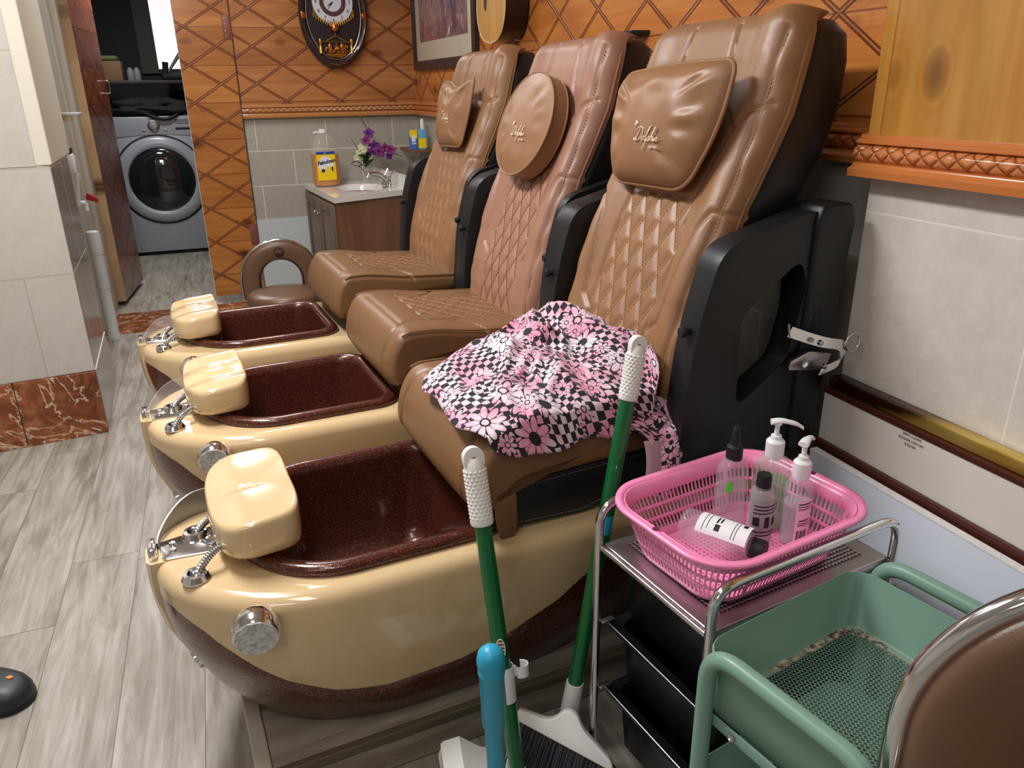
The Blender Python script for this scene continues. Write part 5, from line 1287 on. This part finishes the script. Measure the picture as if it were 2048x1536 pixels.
# ------------------------------------------------------------------ sink cabinet
A_, B_, C_, D_ = (.649, 4.700), (1.150, 4.905), (1.075, 5.545), (.575, 5.545)
vn = empty('sink_cabinet', 'wood-grain sink cabinet with panel doors under the white sink top', 'cabinet', (A_[0], A_[1], 0))
OAK = m_pine('oak_laminate_side', 'XZ', (0, 0), plank=2, lat=False, vertical=True, c1=srgb(134, 88, 60), c2=srgb(160, 112, 80), seams=False, knots=False, rough=.4)
TAUPE = plain('taupe_door_laminate', srgb(116, 98, 82), .4)
sh_ = lambda p, k=0: (p[0]-A_[0], p[1]-A_[1])
quad = [sh_(p) for p in (A_, B_, C_, D_)]
def inset(qd, d):
    c = (sum(p[0] for p in qd)/4, sum(p[1] for p in qd)/4); return [(c[0]+(p[0]-c[0])*(1-d), c[1]+(p[1]-c[1])*(1-d)) for p in qd]
B().prism(inset(quad, .06), .09, .715).out('carcass', OAK, vn, smooth=False)
B().prism(inset(quad, .16), .002, .09).out('toe_kick', BLK, vn, smooth=False)
e0 = Vector((*inset(quad, .06)[0], 0)); e1v = Vector((*inset(quad, .06)[3], 0)); dv = (e1v-e0); ln = dv.length; Md = frameM((e0.x, e0.y, 0), tuple(dv.normalized()), (0, 0, 1))
for i in range(2):
    x0 = .02+i*(ln/2-.01); x1 = x0+ln/2-.035
    b = B(); b.box((x0, .13, -.018), (x1, .70, -.001), M=Md @ Matrix.Diagonal((1, 1, -1, 1)) if False else Md @ Matrix.Scale(-1, 4, (0, 0, 1)) if False else Md, bev=.003)
    V = b.v; b2 = B(); nrm_ = Vector((-dv.y, dv.x, 0)).normalized()
    # door sits proud on the outside (-x) face
    def dbox(xa, xb, za, zb, t0, t1, bev=.003):
        bb = B(); bb.box((xa, t0, za), (xb, t1, zb), bev=bev); M_ = Matrix(((dv.x/ln, nrm_.x, 0, e0.x), (dv.y/ln, nrm_.y, 0, e0.y), (0, 0, 1, 0), (0, 0, 0, 1))); bb.v = [tuple(M_ @ Vector(p)) for p in bb.v]; return bb
    dpn = dbox(x0, x1, .13, .70, .001, .018).out('door', TAUPE, vn)
    for (xa, xb, za, zb) in ((x0+.0, x0+.05, .13, .70), (x1-.05, x1, .13, .70), (x0+.05, x1-.05, .13, .19), (x0+.05, x1-.05, .64, .70)): dbox(xa, xb, za, zb, .018, .025, .003).out('door_frame', TAUPE, dpn)
    kx = x1-.03 if i == 0 else x0+.03
    b = dbox(kx-.008, kx+.008, .60, .62, .025, .045, .005); b.out('knob', CHR, dpn)
sk_ = empty('sink', 'white sink top with oval bowl and splashback, on the sink cabinet', 'sink', (A_[0], A_[1], 0))
MARB = plain('white_sink_marble', srgb(238, 235, 228), .12, 0, .5)
cxs, cys = .235, .42; ov = [(cxs+.165*math.cos(a)*1.0, cys+.215*math.sin(a)) for a in np.linspace(0, 2*PI, 49)[:-1]]
b = B(); b.prism(quad, .718, .752, bev=0, holes=[ov]); b.out('counter', MARB, sk_, smooth=False)
rr = []
for sc, z in ((1.0, .752), (.97, .748), (.93, .735), (.84, .695), (.66, .655), (.4, .640), (.12, .636)): rr.append([(cxs+(x-cxs)*sc, cys+(y-cys)*sc, z) for x, y in ov])
b = B(); b.loft(rr, cap=False); n = 48; b.f.append(tuple(6*n+i for i in range(n))); b.out('bowl', MARB, sk_, ang=80)
b = B(); pB = Vector((*quad[1], 0)); pC = Vector((*quad[2], 0)); dd = (pC-pB).normalized(); nn = Vector((dd.y, -dd.x, 0))
b.loft([[tuple(p+Vector((0, 0, .752))), tuple(p-nn*.02+Vector((0, 0, .752))), tuple(p-nn*.02+Vector((0, 0, .83))), tuple(p+Vector((0, 0, .835)))] for p in (pB, pC)]); b.out('splashback', MARB, sk_, smooth=False)
fc = empty('faucet', 'chrome faucet with a curved spout and lever, on the white sink top', 'faucet', (1.055, 5.09, .752), math.radians(8))
b = B(); b.prism(fil2([(-.028, -.075), (.028, -.075), (.028, .075), (-.028, .075)], .027), .0005, .018, bev=.005); b.out('base', CHR, fc)
b = B(); pts = fillet([(0, 0, .015), (-.01, 0, .05), (-.06, 0, .085), (-.12, 0, .085), (-.135, 0, .066)], .04, 7); b.tube(pts, [.017-.006*i/(len(pts)-1) for i in range(len(pts))], 16); b.out('spout', CHR, fc, ang=80)
for s in (-1, 1):
    b = B(); b.lathe([(.02, .015), (.018, .03), (.012, .055), (.014, .062), (.006, .07)], 18, Matrix.Translation((0, s*.05, 0))); b.tube([(0, s*.05, .062), (.03, s*.06, .105)], [.006, .009], 10); b.out('tap_lever', CHR, fc)
# cleaner jug
jg = empty('cleaner_jug', 'large clear jug of yellow cleaner with bright label on the sink top', 'jug', (.700, 5.32, .753), .1)
JC = glassy('clear_jug_plastic', (.78, .74, .66), .05, .15)
def sqr(r, zz, e=3.2): return [(r*math.copysign(abs(math.cos(q))**(2/e), math.cos(q)), r*.82*math.copysign(abs(math.sin(q))**(2/e), math.sin(q)), zz) for q in np.linspace(0, 2*PI, 49)[:-1]]
prof = [(.075, 0), (.085, .005), (.088, .015), (.088, .19), (.090, .20), (.090, .23), (.084, .26), (.066, .295), (.040, .318), (.022, .328), (.021, .335)]
b = B(); b.loft([sqr(r, z, 3.2 if z < .28 else 2.2) for r, z in prof]); bj = b.out('clear_body', JC, jg, ang=60)
YL = NT('amber_cleaner'); YL.set(Base_Color=srgb(206, 124, 0), Roughness=.15); b = B(); b.loft([sqr(r*.975, z) for r, z in ((.074, .004), (.086, .012), (.086, .195), (.085, .205))]); b.out('yellow_liquid', YL.m, bj)
b = B(); b.lathe([(.022, .33), (.024, .332), (.024, .352), (.022, .355), (0, .355)], 28); b.out('cap', WHT, jg)
b = B(); b.tube(fillet([(-.022, 0, .335), (-.045, 0, .338), (-.058, 0, .330)], .01, 4), [.006]*7, 8); b.out('cap_tab', WHT, jg)
Ml = frameM((-.008, -.0735, .125), (1, 0, 0), (0, 0, 1))
def lquad(x0, x1, y0, y1, z, m, par, nm): 
    return B().box((x0, y0, z), (x1, y1, z+.0004), M=Ml).out(nm, m, par, smooth=False)
YEL = plain('yellow_label', srgb(250, 212, 10), .4); lab = lquad(-.063, .058, -.083, .095, .0, YEL, bj, 'label')
lquad(-.063, .058, .078, .0955, .0005, plain('blue_band', srgb(30, 78, 150), .4), lab, 'label_band')
b = B(); b.prism([(-.006+.050*math.cos(a), .015+.052*math.sin(a)) for a in np.linspace(0, 2*PI, 33)[:-1]], .0006, .0010, M=Ml); b.out('label_disc', PAPER, lab)
NAVY = plain('navy_ink', srgb(20, 26, 60), .5)
text('label_name', 'Fabuloso', .0325, NAVY, lab, Ml @ Matrix.Translation((-.003, .032, .0016)) @ Matrix.Rotation(.16, 4, 'Z'), .0003, .25, off=.0012)
text('label_band_text', '2X', .012, PAPER, lab, Ml @ Matrix.Translation((-.006, .087, .0010)), .0003)
b = B(); b.prism([(.010+.026*math.cos(a), -.020+.022*math.sin(a)) for a in np.linspace(0, 2*PI, 25)[:-1]], .0012, .0016, M=Ml); b.out('lemon', plain('lemon_yellow', srgb(246, 206, 60), .5), lab)
b = B(); b.prism([(-.026+.012*math.cos(a), -.022+.012*math.sin(a)) for a in np.linspace(0, 2*PI, 13)[:-1]], .0012, .0018, M=Ml); b.prism([(.034+.006*math.cos(a), -.012+.016*math.sin(a)) for a in np.linspace(0, 2*PI, 13)[:-1]], .0012, .0018, M=Ml); b.out('label_leaves', plain('dark_leaf_ink', srgb(30, 60, 40), .5), lab)
# vase with orchids
vs = empty('flower_vase', 'small glass vase with purple orchids and white blossoms, at the back of the sink top', 'vase', (.985, 5.35, .753))
b = B(); b.prism(fil2([(-.032, -.032), (.032, -.032), (.032, .032), (-.032, .032)], .006), .0005, .105, bev=.002); b.out('glass_cube', CLEAR, vs)
PUR = plain('purple_petal', srgb(104, 36, 122), .6); PUR2 = plain('plum_petal', srgb(132, 44, 112), .6); LEAF = plain('dark_leaf', srgb(34, 64, 34), .5); CRM = plain('cream_petal', srgb(226, 224, 176), .6); STM = plain('olive_stem', srgb(96, 98, 50), .6)
def petal(b, o, d, up, L, W):
    d = Vector(d).normalized(); s = d.cross(Vector(up)).normalized(); u = s.cross(d); V = []; n = 7
    for i in range(n):
        t = i/(n-1); w = W*math.sin(PI*(t*.86+.1))
        for q in (-1, 0, 1): V.append(Vector(o)+d*(L*t)+s*(w*q)+u*(L*.22*math.sin(t*PI)+abs(q)*W*.25))
    b.add(V, [(i*3+j, i*3+j+1, (i+1)*3+j+1, (i+1)*3+j) for i in range(n-1) for j in range(2)])
def flower(p, size, m, face=(0, -1, .2)):
    f_ = Vector(face).normalized(); a = f_.cross(Vector((0, 0, 1))).normalized(); c = a.cross(f_); b = B()
    for k in range(5):
        t_ = 2*PI*k/5+.3; petal(b, p, a*math.cos(t_)+c*math.sin(t_)+f_*.35, f_, size, size*.42)
    b.lathe([(size*.12, 0), (size*.14, size*.12), (0, size*.2)], 8, Matrix.Translation(p)); o = b.out('orchid_bloom', m, vs, ang=180); md = o.modifiers.new('t', 'SOLIDIFY'); md.thickness = .0012
rs = np.random.RandomState(5)
for p, s_, m_ in (((.02, -.01, .315), .042, PUR), ((-.005, -.02, .27), .038, PUR2), ((.045, -.02, .235), .045, PUR), ((.075, -.03, .20), .045, PUR2), ((.12, -.02, .225), .038, PUR2), ((.165, -.03, .205), .038, PUR2), ((.03, -.03, .21), .036, PUR), ((.135, -.03, .175), .032, PUR)): flower(p, s_, m_, (rs.uniform(-.4, .3), -1, rs.uniform(-.1, .4)))
for p in ((-.06, -.02, .20), (-.045, -.03, .235), (-.03, -.035, .215), (-.075, -.01, .165)): flower(p, .024, CRM)
b = B()
for q in range(18):
    a = rs.uniform(0, 2*PI); r0 = rs.uniform(.0, .03); petal(b, (r0*math.cos(a)-.01, r0*math.sin(a), rs.uniform(.09, .17)), (math.cos(a)*.8-.2, math.sin(a)*.6-.2, rs.uniform(.1, .9)), (0, 0, 1), rs.uniform(.05, .085), .016)
o = b.out('foliage', LEAF, vs, ang=180); md = o.modifiers.new('t', 'SOLIDIFY'); md.thickness = .001; o['kind'] = 'stuff'
for pts in ([(0, 0, .02), (.0, -.01, .16), (.02, -.01, .33), (-.03, -.02, .42)], [(0, 0, .02), (.03, -.01, .16), (.10, -.02, .22), (.23, -.03, .165)], [(0, 0, .02), (-.03, 0, .14), (-.07, -.01, .24), (-.10, -.01, .29)], [(0, 0, .02), (-.05, 0, .11), (-.10, -.01, .12)]):
    B().tube(fillet(pts, .05, 5), .0024, 6).out('stem', STM, vs)
b = B()
for i in range(6): b.lathe([(.003, 0), (.0045, .008), (0, .014)], 6, Matrix.Translation((.0-.006*i, -.02, .36+.012*i)))
b.out('buds', STM, vs)
# little corner shelf with boxes
cs = empty('corner_shelf', 'small wooden shelf on the tiled wall right of the sink', 'shelf', (1.30, 5.30, .945))
b = B(); b.box((-.055, -.13, 0), (.085, .2, .022), bev=.003); b.out('board', plain('brown_shelf', srgb(124, 82, 52), .5), cs)
for i, (x, m_, lb_) in enumerate(((1.268, srgb(70, 120, 190), 'yellow and blue printed carton on the corner shelf'), (1.325, srgb(110, 170, 220), 'light blue and yellow carton on the corner shelf, right of the printed one'))):
    c_ = empty('carton', lb_, 'box', (x, 5.20+.0*i, .9675), -.1)
    b = B(); b.box((-.026, -.02, 0), (.026, .02, .125), bev=.001); cb_ = b.out('box_body', plain('carton_blue_%s' % ('dark' if i == 0 else 'light'), m_, .4), c_)
    b = B(); b.prism([(-.026, .125), (.026, .125), (.026, .075), (.0, .06), (-.026, .085)] if i == 0 else [(-.026, .07), (.026, .07), (.026, .01), (-.026, .01)], -.0208, -.0201, 'xz'); b.out('yellow_print', YEL, cb_)
    if i == 0: b = B(); b.prism([(-.012, .05), (.012, .05), (.012, .095), (-.012, .088)], -.0212, -.0205, 'xz'); b.prism([(-.012, .035), (.016, .035), (.016, .043), (-.012, .043)], -.0212, -.0205, 'xz'); b.out('white_print', PAPER, cb_)
pt = empty('white_tube', 'narrow white tube standing on the corner shelf beside the cartons', 'tube', (1.335, 5.13, .9675))
b = B(); b.lathe([(.012, 0), (.013, .01), (.013, .18), (.008, .19), (0, .19)], 18); b.out('tube_body', WHT, pt); pt.location = (1.346, 5.245, .9675)

# ------------------------------------------------------------------ oval clock
ck = empty('wall_clock', 'dark oval pendulum wall clock with white dial and gilt ornaments, on the pine wall', 'clock', (.868, FY, 1.80))
def ell(rx, rz, n=72, cz=0, cx=0): return [(cx+rx*math.cos(a), cz+rz*math.sin(a)) for a in np.linspace(0, 2*PI, n+1)[:-1]]
CKD = plain('dark_walnut_case', srgb(48, 32, 32), .3, 0, .4); GOLD = plain('gilt', srgb(226, 180, 84), .22, 1); GOLDR = plain('gilt_rose', srgb(206, 120, 64), .3, 1)
rr = []
for sc, y in ((1.0, -.001), (1.0, -.03), (.985, -.045), (.93, -.055), (.86, -.05), (.82, -.035)):
    rr.append([(x, y, z) for x, z in ell(.218*sc, .325*sc if sc > .9 else .325*sc)])
b = B(); b.loft(rr, cap=False); b.f.append(tuple(range(72))); cs_ = b.out('case', CKD, ck, ang=50)
b = B(); b.prism(ell(.176, .274), -.034, -.030, 'xz'); b.out('backboard', plain('clock_back', srgb(38, 26, 28), .4), cs_)
B().tube([(x, -.050, z) for x, z in ell(.172, .272)], .003, 8, closed=True).out('gilt_rim', plain('silver_gilt', srgb(222, 200, 180), .2, 1), cs_)
dl = B().prism(ell(.128, .128, 48, .066), -.040, -.035, 'xz').out('dial', plain('white_dial', srgb(214, 214, 222), .35), ck)
b = B(); b.prism(ell(.083, .083, 48, .066), -.0415, -.040, 'xz'); b.out('dial_ring', plain('brown_dial_ring', srgb(84, 58, 54), .4), dl)
b = B(); b.prism(ell(.056, .056, 48, .066), -.043, -.0415, 'xz'); b.out('dial_centre', bpy.data.materials['white_dial'], dl)
Md_ = frameM((0, -.0405, .066), (1, 0, 0), (0, 0, 1))
for k in range(1, 13):
    a = PI/2-2*PI*k/12; text('numeral', str(k), .030, NAVY, dl, Md_ @ Matrix.Translation((.106*math.cos(a), .106*math.sin(a), .0002)), .0004)
for ang_, L_, w_ in ((-2.55, .040, .004), (-2.25, .052, .0028)):
    b = B(); b.tube([(0, -.0455, .066), (L_*math.cos(ang_), -.0455, .066+L_*math.sin(ang_))], [w_, w_*.4], 6); b.out('hand', BLK, dl)
for k in range(6):
    a = 2*PI*k/6+.5; b = B(); b.lathe([(.006, -.001), (.003, .002), (0, .003)], 6, Md_ @ Matrix.Translation((.069*math.cos(a), .069*math.sin(a), .002))); b.out('dial_stud', GOLDR, dl)
b = B()
for k in range(19):
    t_ = -1+2*k/18; x = t_*.125; z = -.055+.045*t_*t_; h_ = .022*(1-.35*abs(t_))
    b.tube([(x, -.042, z+.008), (x, -.042, z-h_)], .0045, 8)
o = b.out('chime_row', GOLD, ck); 
b = B(); 
for s in (-1, 1): b.lathe([(.010, 0), (.012, .012), (.006, .022), (.009, .032), (0, .04)], 14, Matrix.Translation((s*.125, -.042, -.015)))
b.out('chime_finials', GOLD, ck)
b = B(); b.lathe([(.004, -.14), (.006, -.125), (.012, -.118), (.004, -.108), (.026, -.10), (.030, -.085), (.024, -.066), (0, -.062)], 20, Matrix.Translation((0, -.042, 0))); b.out('pendulum', GOLDR, ck)
b = B(); b.tube([(-.1, -.042, -.165), (.1, -.042, -.168)], .004, 8)
for s in (-1, 1): b.lathe([(.014, -.235), (.012, -.20), (.008, -.18), (.013, -.165), (.010, -.15), (0, -.143)], 14, Matrix.Translation((s*.10, -.042, 0)))
b.tube([(0, -.042, -.13), (-.06, -.042, -.16)], .003, 6); b.tube([(0, -.042, -.13), (.06, -.042, -.16)], .003, 6); b.out('gilt_balustrade', GOLD, ck)
b = B(); rs = np.random.RandomState(8)
for k in range(60):
    x = rs.uniform(-.075, .075); z = -.215+rs.uniform(-.03, .035)*(1-abs(x)*6); b.lathe([(.006, 0), (.007, .004), (.003, .009), (0, .011)], 7, Matrix.Translation((x, -.042+rs.uniform(-.006, .004), z)))
o = b.out('gilt_garland', GOLD, ck); o['kind'] = 'stuff'
for s in (-1, 1): b = B(); b.prism([(s*.03, -.245), (s*.045, -.245), (s*.048, -.18), (s*.036, -.172), (s*.028, -.185)], -.046, -.040, 'xz', bev=.001); b.out('rose_gilt_drape', GOLDR, ck)
b = B(); b.prism([(-.07, -.238), (.07, -.238), (.03, -.262), (-.03, -.262)], -.044, -.038, 'xz', bev=.001); b.out('gilt_base', GOLD, ck)
for s in (-1, 1):
    b = B(); b.prism([(s*.178, -.03), (s*.205, -.035), (s*.205, .01), (s*.180, .0)], -.058, -.052, 'xz', bev=.001); b.out('side_inlay', GOLDR, ck)
b = B(); b.tube([(-.05, -.055, -.296), (0, -.058, -.304), (.06, -.055, -.294)], .003, 8); b.out('bottom_inlay', GOLDR, ck)

# ------------------------------------------------------------------ framed picture on the right wall near the corner
pf = empty('framed_picture', 'dark-framed picture with cream mat and purple artwork, right wall near the corner', 'picture', (RW, 4.80, 1.455))
PX = -.028
y0, y1, z1_ = -.66, .66, .95
for nm, lo, hi in (('frame_side', (PX, y0, 0), (-.001, y1, .055)), ('frame_side', (PX, y0, z1_-.055), (-.001, y1, z1_)), ('frame_side', (PX, y0, .055), (-.001, y0+.055, z1_-.055)), ('frame_side', (PX, y1-.055, .055), (-.001, y1, z1_-.055))):
    B().box(lo, hi, bev=.004).out(nm, plain('dark_grey_frame', srgb(58, 46, 46), .4) if 'dark_grey_frame' not in bpy.data.materials else bpy.data.materials['dark_grey_frame'], pf)
mt = B().box((-.012, y0+.055, .055), (-.008, y1-.055, z1_-.055)).out('mat', plain('cream_mat', srgb(200, 190, 168), .4, 0, .6), pf, smooth=False)
t = NT('muted_purple_artwork'); n1 = t.noise(t.co(scale=(1, 2.2, 1)), 3.2, 6, .62, 1.0); n2_ = t.noise(t.co(scale=(1, 6, 2.5), loc=(0, 2, 0)), 3, 5, .6, .6)
c = t.ramp(n1, [(.3, srgb(52, 42, 56)), (.45, srgb(112, 92, 108)), (.56, srgb(160, 128, 124)), (.7, srgb(126, 74, 84))]); zz = t.sep(t.co())[2]
c = t.mix(t.ramp(zz, [(.12, .75), (.30, 0.)]), c, srgb(122, 58, 66)); c = t.mix(t.ramp(n2_, [(.60, 0.), (.68, .9)]), c, srgb(205, 204, 214)); t.set(Base_Color=c, Roughness=.2); t.b.inputs['Coat Weight'].default_value = .6
B().box((-.014, y0+.155, .165), (-.0125, y1-.155, z1_-.15)).out('artwork', t.m, mt, smooth=False)

# ------------------------------------------------------------------ guitar
gt = empty('guitar', 'acoustic guitar with blond top and dark sides, hung above the farthest chair', 'guitar', (RW-.115, 3.63, 1.535))
outl = []
half = [(0, 0), (.08, .008), (.145, .04), (.185, .10), (.195, .16), (.180, .22), (.145, .27), (.125, .31), (.135, .36), (.145, .41), (.13, .455), (.08, .485), (.0, .49)]
hs = fillet([(a, c_, 0) for a, c_ in half], .03, 4); R_ = [(p.x, p.y) for p in hs]; poly = R_+[(-a, c_) for a, c_ in R_[::-1][1:-1]]
GB = plain('dark_guitar_side', srgb(34, 18, 16), .3, 0, .4); GTOP = m_pine('blond_spruce', 'YZ', (0, 0), plank=3, lat=False, vertical=True, c1=srgb(214, 160, 84), c2=srgb(232, 184, 110), seams=False, knots=False, rough=.25)
b = B(); b.prism([(a, c_) for a, c_ in poly], .004, .108, 'yz'); b.out('body', GB, gt, ang=40)
tp = B().prism([(a, c_) for a, c_ in poly], -.001, .0035, 'yz').out('soundboard', GTOP, gt, ang=40)
B().tube([(0, a, c_) for a, c_ in poly], .003, 6, closed=True).out('binding', plain('cream_binding', srgb(220, 200, 160), .4), gt)
b = B(); b.prism([(.052*math.cos(q), .262+.052*math.sin(q)) for q in np.linspace(0, 2*PI, 33)[:-1]], -.0018, -.0012, 'yz'); b.out('sound_hole', BLK, tp)
b = B(); b.prism([(.045, .275), (.04, .19), (.06, .135), (.085, .15), (.095, .25)], -.0022, -.0012, 'yz'); b.out('pickguard', plain('dark_pickguard', srgb(66, 46, 40), .3), tp)
b = B(); b.box((-.016, -.027, .38), (.004, .027, .86), bev=.004); b.box((-.012, -.036, .86), (.006, .036, .97), bev=.006); b.out('neck', GB, gt)
for k in range(6):
    y = -.018+.0072*k; B().tube([(-.013, y, .38), (-.019, y*.7, .86)], .0006, 5).out('string', CHR2, gt)
hk = empty('wall_bracket', 'small black bracket on the pine wall above the middle chair', 'bracket', (RW, 2.47, 1.502))
b = B(); b.prism(fil2([(-.06, -.05), (-.001, -.07), (-.001, .05), (-.06, .02)], .004), .0, .012, bev=.002); b.out('plate', BLK, hk)
nl = empty('wall_nail', 'long pale nail sticking out of the pine wall beside the guitar', 'nail', (RW, 3.36, 1.53))
b = B(); b.tube([(-.001, 0, 0), (-.10, .01, .004)], .003, 8); b.out('shank', CHR2, nl)
# ------------------------------------------------------------------ ceiling fixtures that carry the light
for (x, y, sx, sy, wh) in ((-.35, .2, .34, 1.24, 'above the stools and carts'), (-.45, 2.1, .34, 1.24, 'above the foot tubs'), (.2, 4.3, .34, 1.04, 'in front of the sink'), (-1.6, -1.2, 1.24, .64, 'behind the camera')):
    cl_ = empty('ceiling_light', 'flat white ceiling light panel '+wh, 'light', (x, y, 2.499), 0, 'ceiling light panels')
    B().box((-sx/2, -sy/2, -.028), (sx/2, sy/2, -.0), bev=.004).out('housing', WHT, cl_)
